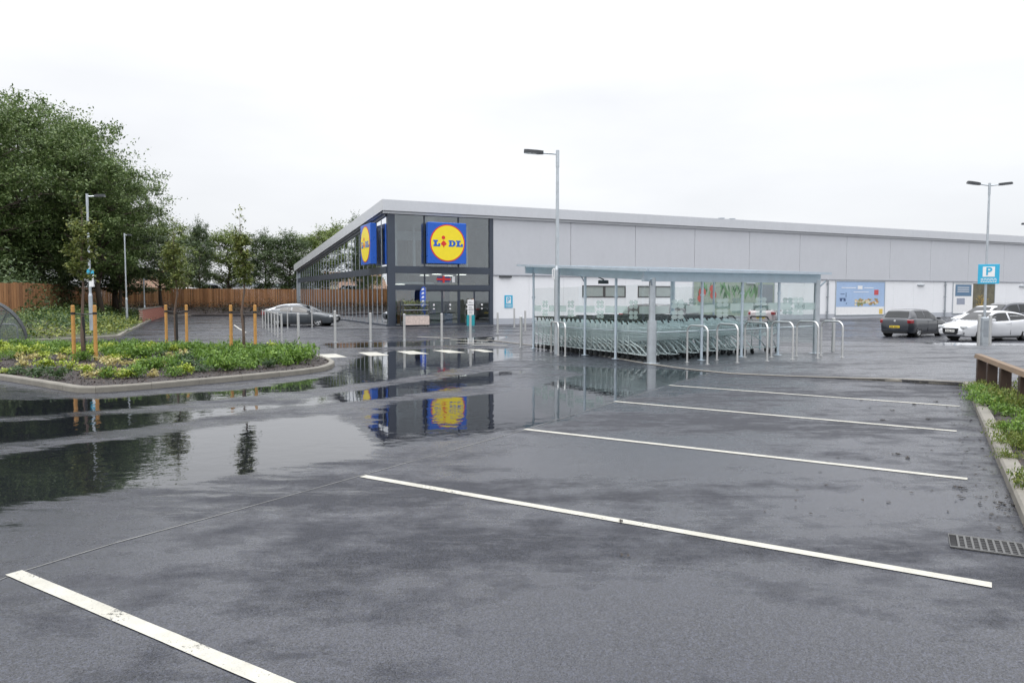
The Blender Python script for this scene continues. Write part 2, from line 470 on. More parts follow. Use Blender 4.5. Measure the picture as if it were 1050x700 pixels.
# painted marks: their own paint with wear
def paintmat():
    m, t, b = mat('worn_road_paint')
    co = t.coord('Object')
    n = t.noise(co, 5.0, 5, 0.7); k = t.noise(co, 120, 3, 0.7)
    c = t.ramp(n, [(0.3, (0.38, 0.365, 0.31)), (0.6, (0.50, 0.485, 0.42))])
    c = t.mix(t.ramp(k, [(0.52, 0.0), (0.66, 0.85)]), c, (0.30, 0.30, 0.29))
    t.link(c, b.inputs['Base Color']); b.inputs['Roughness'].default_value = 0.4
    t.link(t.bump(k, 0.5, 0.004), b.inputs['Normal'])
    # paint worn through to the stone in small chips and along thin scuffs
    chipm = t.math('ADD', t.math('MULTIPLY', t.noise(co, 48, 4, 0.8), 0.6), t.math('MULTIPLY', t.noise(co, 2.2, 4, 0.7), 0.4))
    tr = t.new('ShaderNodeBsdfTransparent'); mx = t.new('ShaderNodeMixShader'); t.link(t.ramp(chipm, [(0.585, 0.0), (0.615, 0.85)]), mx.inputs[0])
    t.link(b.outputs[0], mx.inputs[1]); t.link(tr.outputs[0], mx.inputs[2]); t.link(mx.outputs[0], t.n['Material Output'].inputs[0])
    return m
M['paint'] = paintmat()
mk = MB()
for a, b in (((14, 587), (292, 704)), ((372, 488), (1017, 600)), ((538, 440), (992, 491)), ((630, 411.5), (981, 442)), ((686, 395), (984, 416.5))):
    pa, pb = site(*a), site(*b)
    if a[0] == 14: pb = pa + (pb - pa) * 2.2
    line_strip(mk, pa, pb, 0.088, 0.004, ragged=0.0015)
tag(mk.build('bay_markings', M['paint']), kind='structure')
mk = MB()
def quad_mark(q, off=0.004):
    p = [site(*c, off) for c in q]; mk.add(p, [(0, 1, 2, 3)])
for q in (((326, 363.2), (344, 362.6), (356, 366.0), (336, 366.8)), ((367, 361.2), (386, 360.8), (399, 364.2), (379, 364.8)),
          ((406, 360.0), (424, 359.6), (440, 362.6), (420, 363.2)), ((443, 359.0), (460, 358.7), (478, 361.4), (460, 361.8)),
          ((480, 358.2), (492, 357.9), (508, 360.4), (497, 361.0))): quad_mark(q)
for a, b in (((428, 345.2), (462, 346.6)), ((462, 348.0), (500, 349.4)), ((468, 351.2), (508, 352.2)), ((484, 353.6), (520, 354.2)), ((500, 346.2), (536, 347.6))):
    line_strip(mk, site(*a), site(*b), 0.22)
tag(mk.build('crossing_markings', M['paint']), kind='structure')
mk = MB()   # give way and bay lines in the far lanes
for a, b in (((868, 325.5), (905, 327)), ((842, 350.2), (872, 350.6)), ((700, 343), (760, 343.4)), ((860, 329), (900, 330.5)), ((240, 333), (252, 341)), ((1020, 341), (1062, 343))):
    line_strip(mk, site(*a), site(*b), 0.1)
tag(mk.build('lane_markings', M['paint']), kind='structure')
# seam between the running lane and the bays
mk = MB()
M['seam'] = pm('seam_sealant', (0.16, 0.16, 0.155), 0.5, 0, 0.4, 4)
sp = [(-40, 612), (14, 588.5), (120, 556), (250, 521), (372, 487), (440, 468), (538, 440.5), (630, 412), (686, 395), (735, 381)]
for a, b in zip(sp, sp[1:]): line_strip(mk, site(*a), site(*b), 0.011, 0.003, ragged=0.003)
tag(mk.build('asphalt_seam', M['seam']), kind='structure')

# ------------------------------------------------------------------ building frame and trolley island
BROT = R(25.3)
UX, UY = math.cos(BROT), math.sin(BROT)
BA = Vector((-7.89, 47.1, gz(-7.77, 47.1)))
def BL(s, t): return (BA.x + UX * s - UY * t, BA.y + UY * s + UX * t)
SC = site(668, 373); SC2 = (SC.x, SC.y)
def rise(x, y):
    """the island is flush on the entrance side and stands a kerb height above the bays"""
    s = (x - SC2[0]) * UX + (y - SC2[1]) * UY
    return 0.012 + 0.085 * sm(0.5, 3.5, s)
def pz(x, y): return gz(x, y) + rise(x, y)
EDGE = W([(497, 348.5), (545, 354.5), (600, 362.5), (660, 373), (700, 378.5), (748, 383.5), (850, 388), (920, 391.2), (986, 395.5)])
ISL = EDGE + [tuple(site(1000, 399)[:2]), tuple(site(1064, 402)[:2]), tuple(site(1200, 398)[:2]), tuple(site(1200, 356)[:2]), tuple(site(1050, 354.5)[:2]), tuple(site(980, 354)[:2]), tuple(site(880, 353)[:2]), tuple(site(800, 347)[:2]), tuple(site(700, 341)[:2]), tuple(site(560, 338)[:2])]
drape('trolley_bay_paving', ISL, 0.0, M['paving'], 0.5, 0.15, pz, True)
# footway along the front of the building
FW = [BL(-4.5, -3.2), BL(9.5, -3.2), BL(100, -3.4), BL(100, 0.02), BL(0.0, 0.02), BL(-0.02, 36), BL(-3.0, 36), BL(-4.2, 10)]
drape('building_footway', FW, 0.03, M['paving'], 2.5, 0.1, None, True)

def kerb_run(name, pts, w=0.125, h=0.1, hf=None, stone=0.915, inward=1, joint=0.006):
    """kerb stones laid along a polyline of world points, split at joints; inward picks the side it grows to"""
    mb = MB()
    P = [Vector((p[0], p[1])) for p in pts]
    # resample
    S = [0]
    for a, b in zip(P, P[1:]): S.append(S[-1] + (b - a).length)
    def pos(s):
        for i in range(len(P) - 1):
            if s <= S[i + 1] + 1e-6:
                return P[i].lerp(P[i + 1], (s - S[i]) / max(1e-6, S[i + 1] - S[i]))
        return P[-1].copy()
    def nor(s):
        d = (pos(min(S[-1], s + 0.12)) - pos(max(0, s - 0.12))).normalized()
        return Vector((-d.y, d.x)) * inward
    k = 0.0
    hf = hf or (lambda x, y, : 0.1)
    while k < S[-1] - 0.02:
        e = min(S[-1], k + stone); n = max(2, int((e - k) / 0.23)); dz = random.uniform(-0.003, 0.003)
        rings = []
        for i in range(n + 1):
            s = lerp(k + joint / 2, e - joint / 2, i / n); p = pos(s); q = nor(s)
            top = hf(p.x, p.y) + dz; z = gz(p.x, p.y)
            rings += [(p.x, p.y, z - 0.08), (p.x, p.y, z + top - 0.022), (p.x + q.x * 0.018, p.y + q.y * 0.018, z + top),
                      (p.x + q.x * w, p.y + q.y * w, z + top), (p.x + q.x * w, p.y + q.y * w, z - 0.08)]
        fs = []
        for i in range(n):
            for j in range(4): 
                f = (i * 5 + j, (i + 1) * 5 + j, (i + 1) * 5 + j + 1, i * 5 + j + 1)
                fs.append(f if inward < 0 else f[::-1])
        fs += [(0, 1, 2, 3, 4), tuple(n * 5 + j for j in (4, 3, 2, 1, 0))]
        mb.add(rings, fs)
        k = e
    o = mb.build(name, M['kerb'])
    return tag(o, kind='structure')
kerb_run('kerb', EDGE, 0.125, hf=lambda x, y: rise(x, y) + 0.006, inward=1)

# right-hand bed beside the bays
RK = W([(987, 396), (991, 400), (997, 412), (1003, 428), (1014, 455), (1032, 497), (1050, 541), (1090, 640), (1130, 760)])
kerb_run('kerb', RK, 0.14, hf=lambda x, y: 0.10, inward=1)
soil, t, b = mat('bark_mulch')
co = t.coord('Object')
vo = t.new('ShaderNodeTexVoronoi'); vo.inputs['Scale'].default_value = 30; t.link(co, vo.inputs['Vector'])
t.link(t.ramp(vo.outputs['Color'], [(0.1, (0.005, 0.003, 0.003)), (0.6, (0.019, 0.010, 0.008)), (0.95, (0.055, 0.030, 0.022))]), b.inputs['Base Color'])
b.inputs['Roughness'].default_value = 0.6
t.link(t.bump(vo.outputs['Distance'], 1.0, 0.03), b.inputs['Normal'])
M['mulch'] = soil
def off_in(pts, w, inward=1):
    P = [Vector((p[0], p[1])) for p in pts]; r = []
    for i in range(len(P)):
        d = (P[min(i + 1, len(P) - 1)] - P[max(i - 1, 0)]).normalized()
        r.append((P[i].x - d.y * w * inward, P[i].y + d.x * w * inward))
    return r
def mound(x, y): return gz(x, y) + 0.05 * noise.noise(Vector((x * 1.2, y * 1.2, 3))) + 0.02 * noise.noise(Vector((x * 6, y * 6, 1)))
RB = off_in(RK, 0.135) + [(RK[-1][0] + 4, RK[-1][1] + 1), (RK[0][0] + 6.5, RK[0][1] + 0.6)]
RBED = RB
drape('right_bed_soil', RB, 0.09, M['mulch'], 0.25, 0.1, mound)

# island bed on the left
LK = W([(-160, 384), (-60, 385), (0, 389.5), (40, 396), (78, 402.6), (100, 402.8), (150, 399.3), (200, 394.6), (260, 389), (310, 383.8), (331, 380.6), (341, 377.4), (343.5, 374.5), (339, 371.3), (328, 368), (314, 364.6), (300, 362), (230, 358.8), (150, 357.5), (50, 357), (-60, 356.5), (-160, 356)])
kerb_run('kerb', LK, 0.125, hf=lambda x, y: 0.11, inward=1)
LBED = off_in(LK, 0.12)
drape('island_bed_soil', LBED, 0.085, M['mulch'], 0.3, 0.1, mound)

# bank behind, rising to the left-hand fence
KB = W([(-90, 352.5), (0, 352), (54, 350.6), (85, 349.2), (123, 346.5), (128, 343), (146, 333.5), (163, 324.8)])
kerb_run('kerb', KB, 0.14, hf=lambda x, y: 0.13, inward=1)
FB = [(-31.0, 30.5), (-28.6, 34.0), (-26.4, 37.0), (-25.7, 38.4), (-29.3, 46.5), (-33.0, 54.5), (-37.2, 63.8), (-41.5, 73.3)]
def resample(P, n):
    P = [Vector((p[0], p[1])) for p in P]; S = [0]
    for a, b in zip(P, P[1:]): S.append(S[-1] + (b - a).length)
    out = []
    for k in range(n):
        s = S[-1] * k / (n - 1)
        for i in range(len(P) - 1):
            if s <= S[i + 1] + 1e-6: out.append(P[i].lerp(P[i + 1], (s - S[i]) / (S[i + 1] - S[i]))); break
    return out
NB = 60
ka, fb = resample(off_in(KB, 0.135), NB), resample(FB, NB)
mb = MB(); BANK = []
for i in range(NB):
    row = []
    for j in range(11):
        u = j / 10; p = ka[i].lerp(fb[i], u)
        z = gz(p.x, p.y) + 0.10 + (0.80 * sm(0, 1, u * 0.9 + 0.05)) + 0.07 * noise.noise(Vector((p.x, p.y, 5))) * (1 if j else 0)
        row.append(Vector((p.x, p.y, z)))
    for j in (11, 12):
        p = ka[i].lerp(fb[i], 1 + (j - 10) * 0.9); row.append(Vector((p.x, p.y, row[10].z)))
    BANK.append(row)
mb.add([p for r in BANK for p in r], [(i * 13 + j, i * 13 + j + 1, (i + 1) * 13 + j + 1, (i + 1) * 13 + j) for i in range(NB - 1) for j in range(12)][::1])
M['earth'] = pm('earth_and_ivy_floor', (0.045, 0.05, 0.022), 0.85, 0, 0.4, 3, 0.5, 20)
bk = mb.build('planted_bank', M['earth'], smooth=True); tag(bk, kind='structure')
# far verge and raised land behind the far fence
fk = W([(163, 324.6), (200, 323.8), (250, 323.6), (309, 323.4)])
kerb_run('kerb', [(-52, 71.5)] + fk, 0.14, hf=lambda x, y: 0.13, inward=1)
mb = MB()
xs = [-75, -60, -50, -42, -36, -30, -24, -19, -10]
for i, x in enumerate(xs):
    zf = gz(x, 74)
    mb.v += [(x, 73.9 + 0.0, zf + 0.1), (x, 75.6, zf + 0.55), (x, 76.9, zf + 0.84), (x, 80.0, zf + 0.9), (x, 140, zf + 1.0), (x, 320, zf + 2)]
for i in range(len(xs) - 1):
    for j in range(5):
        mb.f.append([i * 6 + j, (i + 1) * 6 + j, (i + 1) * 6 + j + 1, i * 6 + j + 1]); mb.m.append(0)
tag(mb.build('far_bank', M['mulch']), kind='structure')
# raised ground beyond the left fence
mb = MB()
mb.add([(-140, 20, 0.75), (-31.5, 30.2, 0.42), (-27.0, 38.2, 0.4), (-43.0, 73.0, 0.5), (-43, 120, 0.6), (-140, 120, 0.9)], [(0, 1, 2, 3, 4, 5)])
M['roughgrass'] = pm('rough_grass_ground', (0.05, 0.065, 0.025), 0.9, 0, 0.35, 2, 0.4, 15)
tag(mb.build('land_behind_fence', M['roughgrass']), kind='structure')
# distant ridge
mb = MB(); n = 80; vs = []
for i in range(n + 1):
    x = -500 + 900 * i / n; h = 9 + 5 * noise.noise(Vector((x * 0.01, 0, 0))) + 3 * noise.noise(Vector((x * 0.05, 1, 0)))
    vs += [(x, 420, -2), (x, 470, max(2, h)), (x, 600, max(1, h * 0.6))]
mb.add(vs, [(i * 3 + j, (i + 1) * 3 + j, (i + 1) * 3 + j + 1, i * 3 + j + 1) for i in range(n) for j in range(2)])
M['ridge'] = pm('distant_ridge', (0.10, 0.13, 0.13), 0.9, 0, 0.3, 0.05)
tag(mb.build('distant_hills', M['ridge'], smooth=True), kind='structure')
# ================================================================== SUPERMARKET
def rect_xz(mb, x0, x1, z0, z1, y0, y1): mb.box(x0, y0, z0, x1, y1, z1)
B = thing('supermarket_building', 'long silver and white supermarket with a sloping roof and a glazed corner entrance', 'supermarket', BA, BROT)
LEN, DEP = 100.0, 33.9
ZT, ZE = 7.92, 5.25            # roof height along the front and at the back
def roofz(t): return lerp(ZT, ZE, t / DEP)
EN = 7.17
# roof with overhang: wedge section along the length
mb = MB()
o = 0.32
for (s0, s1, t0, t1) in ((-o, LEN, -o, DEP + 0.6),):
    th = 0.30
    vs = [(s0, t0, roofz(t0)), (s1, t0, roofz(t0)), (s1, t1, roofz(t1)), (s0, t1, roofz(t1)),
          (s0, t0, roofz(t0) - th), (s1, t0, roofz(t0) - th), (s1, t1, roofz(t1) - th), (s0, t1, roofz(t1) - th)]
    mb.add(vs, [(0, 1, 2, 3), (7, 6, 5, 4), (1, 0, 4, 5), (2, 1, 5, 6), (3, 2, 6, 7), (0, 3, 7, 4)])
roof = mb.build('roof', M['roof'], B)
mb = MB()   # front fascia: two pressed bands
mb.box(-o - 0.05, -o - 0.05, ZT - 0.62, LEN, -o - 0.003, ZT + 0.06)
mb.box(-o + 0.02, -o + 0.10, ZT - 0.78, LEN, -0.10, ZT - 0.622)
for k in range(1, 17): mb.box(6 * k - 0.004, -o - 0.054, ZT - 0.62, 6 * k + 0.004, -o - 0.051, ZT + 0.06)
mb.build('fascia', M['fascia'], B)
mb = MB()   # side fascia, raked
def rake(mb, x0, x1, t0, t1, a, b):
    vs = [(x0, t0, roofz(t0) + a), (x1, t0, roofz(t0) + a), (x1, t1, roofz(t1) + a), (x0, t1, roofz(t1) + a),
          (x0, t0, roofz(t0) + b), (x1, t0, roofz(t0) + b), (x1, t1, roofz(t1) + b), (x0, t1, roofz(t1) + b)]
    mb.add(vs, [(0, 1, 2, 3), (7, 6, 5, 4), (1, 0, 4, 5), (2, 1, 5, 6), (3, 2, 6, 7), (0, 3, 7, 4)])
rake(mb, -o - 0.05, -o - 0.003, -o, DEP + 0.6, 0.06, -0.62)
rake(mb, -o + 0.10, -0.06, -o + 0.2, DEP + 0.4, -0.303, -0.70)
mb.build('fascia', M['fascia'], B)
mb = MB()
mb.box(-o + 0.02, DEP + 0.603, ZE - 0.6, LEN, DEP + 0.65, ZE + 0.03)
mb.box(0, DEP - 0.3, 0, LEN, DEP, ZE - 0.3)
mb.build('rear_wall', M['clad'], B)
# floor, ceiling and inner walls
mb = MB(); mb.box(0.2, 0.2, -0.25, 30, DEP - 0.31, 0.02); mb.build('floor_slab', pm('shop_floor', (0.30, 0.30, 0.28), 0.25, 0, 0.1, 1), B)
mb = MB(); mb.box(3.2, 3.3, 0.02, 3.4, DEP - 0.4, 2.9); mb.box(EN + 0.2, 0.3, 0.02, EN + 0.4, 12, 6.8); mb.box(3.5, 7.0, 2.9, EN + 0.15, 7.2, 6.8)
mb.build('partition', pm('inner_partition', (0.16, 0.15, 0.14), 0.7, 0, 0.1, 0.5), B)
mb = MB(); mb.box(0.3, 0.35, 2.75, 3.2, DEP - 0.4, 2.85); mb.box(3.2, 0.3, 3.45, EN + 0.19, 6.9, 3.55)
mb.build('ceiling', pm('suspended_ceiling', (0.5, 0.5, 0.48), 0.8, 0, 0.05, 1), B)
mb = MB()
for k in range(5): mb.box(0.9 + k * 1.25, 1.4, 3.85, 1.05 + k * 1.25, 1.55, 6.7)
mb.box(0.5, 2.2, 5.7, 3.0, 2.3, 6.3)
mb.build('inner_column', pm('inner_steelwork', (0.45, 0.46, 0.46), 0.5, 0, 0.1, 2), B)
lm_ = bpy.data.materials.new('lit_panel'); lm_.use_nodes = True
lm_.node_tree.nodes['Principled BSDF'].inputs['Emission Color'].default_value = (1, 0.93, 0.82, 1); lm_.node_tree.nodes['Principled BSDF'].inputs['Emission Strength'].default_value = 3.0
for x, y, z in ((4.0, 2.0, 3.44), (5.8, 2.0, 3.44), (4.0, 4.6, 3.44), (5.8, 4.6, 3.44), (1.4, 2.0, 2.74), (1.4, 6.0, 2.74), (1.4, 11.0, 2.74), (1.4, 17.0, 2.74), (1.4, 24.0, 2.74), (4.9, 5.8, 6.4)):
    mb = MB(); mb.box(x - 0.3, y - 0.15, z - 0.02, x + 0.3, y + 0.15, z); mb.build('ceiling_light', lm_, B)
# shop shelves seen through the side glazing
shelfm = [pm('shelf_goods_a', (0.30, 0.12, 0.06), 0.6, 0, 0.9, 9), pm('shelf_goods_b', (0.10, 0.20, 0.10), 0.6, 0, 0.9, 9), pm('shelf_goods_c', (0.35, 0.33, 0.28), 0.6, 0, 0.7, 9)]
for k in range(9):
    mb = MB(); t0 = 2.2 + k * 3.4
    for z in (0.35, 0.8, 1.25, 1.7): mb.box(2.3, t0, z, 2.95, t0 + 2.6, z + 0.03)
    for z in (0.1, 0.42, 0.87, 1.32):
        for q in range(9): mb.box(2.35, t0 + 0.08 + q * 0.28, z, 2.9, t0 + 0.30 + q * 0.28, z + random.uniform(0.2, 0.36))
    mb.build('shelving', shelfm[k % 3], B)
# lobby fittings seen through the doors
random.seed(44)
mb = MB(); mb.box(5.4, 3.2, 0.02, EN + 0.15, 3.3, 2.9); mb.build('partition', pm('beige_lobby_wall', (0.50, 0.44, 0.28), 0.7, 0, 0.1, 1), B)
lob = [pm('lobby_red', (0.35, 0.06, 0.05), 0.5), pm('lobby_green', (0.08, 0.20, 0.10), 0.5), pm('lobby_white', (0.6, 0.6, 0.58), 0.5), pm('lobby_orange', (0.5, 0.25, 0.08), 0.5), pm('lobby_dark', (0.03, 0.035, 0.05), 0.5), pm('lobby_blue', (0.06, 0.12, 0.25), 0.5)]
for k in range(26):
    x = random.uniform(0.7, 5.1); y = random.uniform(2.5, 6.0); w_ = random.uniform(0.15, 0.5); z = random.choice((0.02, 0.02, 0.7, 1.3, 1.8)); h_ = random.uniform(0.25, 0.8)
    mb = MB(); mb.bev(x, y, z, x + w_, y + 0.3, z + h_, 0.02); mb.build('lobby_display', lob[k % 6], B)
for k in range(4):
    mb = MB(); mb.box(0.7 + k * 1.15, 4.2, 0.02, 1.7 + k * 1.15, 4.25, 2.3); mb.build('lobby_screen', lob[(k * 2 + 1) % 6], B)
# --- entrance bay: frame members
mb = MB()
mb.bev(-0.02, -0.14, 0, 0.46, 0.10, 7.36, 0.01)           # corner post
mb.bev(EN - 0.16, -0.12, 0, EN + 0.10, 0.10, 7.36, 0.01)
mb.box(0.462, -0.10, 7.12, EN - 0.162, 0.08, 7.36)
mb.box(0.462, -0.12, 3.41, EN - 0.162, 0.08, 3.86)
mb.box(0.462, -0.12, 2.34, EN - 0.162, 0.08, 2.68)
mb.box(0.462, -0.10, 0.0, EN - 0.162, 0.08, 0.08)
mb.build('entrance_frame', M['frame_dark'], B)
for x in (2.45, 4.80):
    mb = MB(); mb.box(x - 0.04, -0.09, 0.082, x + 0.04, 0.07, 2.338); mb.box(x - 0.03, -0.09, 2.682, x + 0.03, 0.07, 3.408); mb.box(x - 0.03, -0.09, 3.862, x + 0.03, 0.07, 7.118)
    mb.build('mullion', M['frame_dark'], B)
xs3 = [(0.465, 2.40), (2.50, 4.75), (4.85, EN - 0.165)]
for x0, x1 in xs3:
    mb = MB(); mb.box(x0, -0.01, 3.863, x1, 0.01, 7.117); mb.build('window', M['glass_front'], B)
    mb = MB(); mb.box(x0, -0.01, 2.683, x1, 0.01, 3.407); mb.build('window', M['glass_front'], B)
mb = MB(); mb.box(0.465, -0.01, 0.083, 2.40, 0.01, 2.337); mb.build('window', M['glass_front'], B)
# sliding doors
for (x0, x1) in ((2.50, 3.62), (3.64, 4.75), (4.86, 5.90), (5.92, EN - 0.165)):
    mb = MB(); w = 0.045
    mb.box(x0, -0.06, 0.084, x0 + w, -0.02, 2.33); mb.box(x1 - w, -0.06, 0.084, x1, -0.02, 2.33)
    mb.box(x0 + w, -0.06, 2.25, x1 - w, -0.02, 2.33); mb.box(x0 + w, -0.06, 0.084, x1 - w, -0.02, 0.17)
    d = mb.build('door', M['frame_dark'], B)
    mb = MB(); mb.box(x0 + w, -0.045, 0.17, x1 - w, -0.035, 2.25); mb.build('pane', M['glass_front'], d)
    for z0_, z1_ in ((1.32, 1.44), (1.08, 1.16)):
        mb = MB(); mb.box((x0 + x1) / 2 - 0.06, -0.052, z0_, (x0 + x1) / 2 + 0.06, -0.0462, z1_); mb.build('notice', M['white'], d)
# --- side curtain wall
NM = 28; step = (DEP - 0.5) / NM
mb = MB()
mb.box(-0.10, 0.10, 3.38, 0.02, DEP - 0.12, 3.84)
mb.box(-0.10, 0.10, 0.0, 0.02, DEP - 0.12, 0.14)
rake(mb, -0.10, 0.02, 0.10, DEP - 0.12, -0.70, -0.92)
mb.build('curtain_wall_rail', M['frame_dark'], B)
for k in range(1, NM + 1):
    t = 0.1 + k * step - step / 2 * 0
    mb = MB(); w = 0.024
    mb.box(-0.055, t - w, 0.142, 0.015, t + w, 3.378); mb.box(-0.055, t - w, 3.842, 0.015, t + w, roofz(t) - 0.925)
    mb.build('mullion', M['mullion'], B)
for k in range(NM):
    t0, t1 = 0.1 + k * step + 0.03, 0.1 + (k + 1) * step - 0.03
    dx = random.uniform(-0.004, 0.004); dy = random.uniform(-0.004, 0.004)
    mb = MB(); mb.add([(-0.03 + dx, t0, 0.143), (-0.03 - dx, t1, 0.143), (-0.03 - dy, t1, 3.377), (-0.03 + dy, t0, 3.377)], [(3, 2, 1, 0)]); mb.build('window', M['glass_side'], B)
    mb = MB(); mb.add([(-0.03 + dx, t0, 3.843), (-0.03 - dx, t1, 3.843), (-0.03 - dy, t1, roofz(t1) - 0.93), (-0.03 + dy, t0, roofz(t0) - 0.93)], [(3, 2, 1, 0)]); mb.build('window', M['glass_side'], B)
mb = MB(); mb.bev(-0.2, DEP - 0.12, 0, 0.3, DEP + 0.2, ZE - 0.35, 0.01); mb.build('corner_pillar', M['galv'], B)
# --- long front wall
J0 = EN + 0.62; PAN = 5.5
js = [EN + 0.105] + [J0 + PAN * k + 0.0 for k in range(1, 17)] + [LEN]
mb = MB(); mb.box(EN + 0.1, 0.10, -0.2, LEN, 0.35, 7.3); mb.build('inner_wall', M['dkgrey'], B)
for a, b in zip(js, js[1:]):
    mb = MB(); mb.bev(a + 0.012, -0.10, 3.42, b - 0.012, 0.09, 7.27, 0.012); mb.build('upper_cladding', M['clad'], B)
mb = MB(); mb.box(EN + 0.105, -0.12, 3.36, LEN, 0.09, 3.415); mb.build('drip_trim', M['plinth'], B)
wins = [(14.3, 18.0), (19.1, 22.2), (88.0, 92.0)]
segs = [EN + 0.105]
for a, b in wins: segs += [a, b]
segs.append(LEN)
mb = MB(); mb.box(EN + 0.105, -0.03, 0, LEN, 0.09, 0.42); mb.build('plinth', M['plinth'], B)
k = 0
for i in range(len(segs) - 1):
    a, b = segs[i], segs[i + 1]
    if (a, b) in wins:
        mb = MB(); mb.box(a, -0.02, 0.425, b, 0.09, 1.86); mb.box(a, -0.02, 2.72, b, 0.09, 3.355); mb.build('lower_wall', M['white_wall'], B)
        mb = MB(); w = 0.07; c = (a + b) / 2
        for (x0, z0, x1, z1) in ((a, 1.862, a + w, 2.718), (b - w, 1.862, b, 2.718), (a + w, 1.862, b - w, 1.862 + w), (a + w, 2.718 - w, b - w, 2.718), (c - 0.09, 1.862 + w, c + 0.09, 2.718 - w)): mb.box(x0, -0.05, z0, x1, 0.06, z1)
        fr = mb.build('window', M['dkgrey'], B)
        for x0, x1 in ((a + w, c - 0.09), (c + 0.09, b - w)):
            mb = MB(); mb.box(x0, -0.01, 1.933, x1, 0.01, 2.647); mb.build('pane', M['obscure'] if 'obscure' in M else pm('obscured_pane', (0.33, 0.37, 0.36), 0.15, 0, 0.1, 2), fr)
    else:
        x = a
        while x < b - 0.01:
            e = min(b, x + 2.75) if b - x > 3.6 else b
            mb = MB(); mb.bev(x + 0.006, -0.02, 0.425, e - 0.006, 0.09, 3.355, 0.005); mb.build('lower_wall', M['white_wall'], B)
            x = e
for s in (38.6, 54.0, 70.5):
    mb = MB(); mb.cyl((s, -0.14, 0.05), (s, -0.14, 3.36), 0.06, n=10)
    for z in (0.6, 1.9, 3.0): mb.box(s - 0.085, -0.21, z, s + 0.085, -0.021, z + 0.04)
    mb.build('downpipe', M['mullion'], B)
for s in (8.2, 50.6, 66.0, 30.0):
    mb = MB(); mb.bev(s - 0.45, -0.16, 2.95 if s > 10 else 3.22, s + 0.45, -0.022, 3.05 if s > 10 else 3.34, 0.02); mb.build('wall_light', M['galv'] if s > 10 else M['dkgrey'], B)
mb = MB()
for s in (28.0, 29.1): mb.cyl((s, 1.2, 7.9), (s, 1.2, 8.75 if False else 8.2), 0.18, n=12); mb.cyl((s, 1.2, 8.2), (s, 1.2, 8.25), 0.28, n=12)
mb.build('roof_vent', M['galv'], B)
mb = MB()
for s in (70.0, 72.5): mb.bev(s, 0.8, 7.9, s + 1.6, 1.8, 8.35, 0.04)
mb.build('roof_vent', M['galv'], B)

# --- lettering helper
def text_mesh(body, size, depth=0.01, bold=0.0, M4=None):
    cu = bpy.data.curves.new('lettering', 'FONT'); cu.body = body; cu.size = size; cu.extrude = depth; cu.offset = bold
    cu.align_x = 'CENTER'; cu.align_y = 'CENTER'; cu.resolution_u = 3
    ob = bpy.data.objects.new('lettering', cu); COL.objects.link(ob)
    bpy.context.view_layer.update()
    me = bpy.data.meshes.new_from_object(ob)
    bpy.data.objects.remove(ob); bpy.data.curves.remove(cu)
    me.materials.clear()
    if M4: me.transform(M4)
    return me
FACE = Matrix(((1, 0, 0, 0), (0, 0, -1, 0), (0, 1, 0, 0), (0, 0, 0, 1)))      # text standing up, facing -y
def text(name, body, size, material, parent, loc, depth=0.004, bold=0.0, sx=1.0):
    me = text_mesh(body, size, depth, bold, FACE @ Matrix.Diagonal((sx, 1, 1, 1)))
    me.materials.append(material)
    return link(name, me, parent, loc)

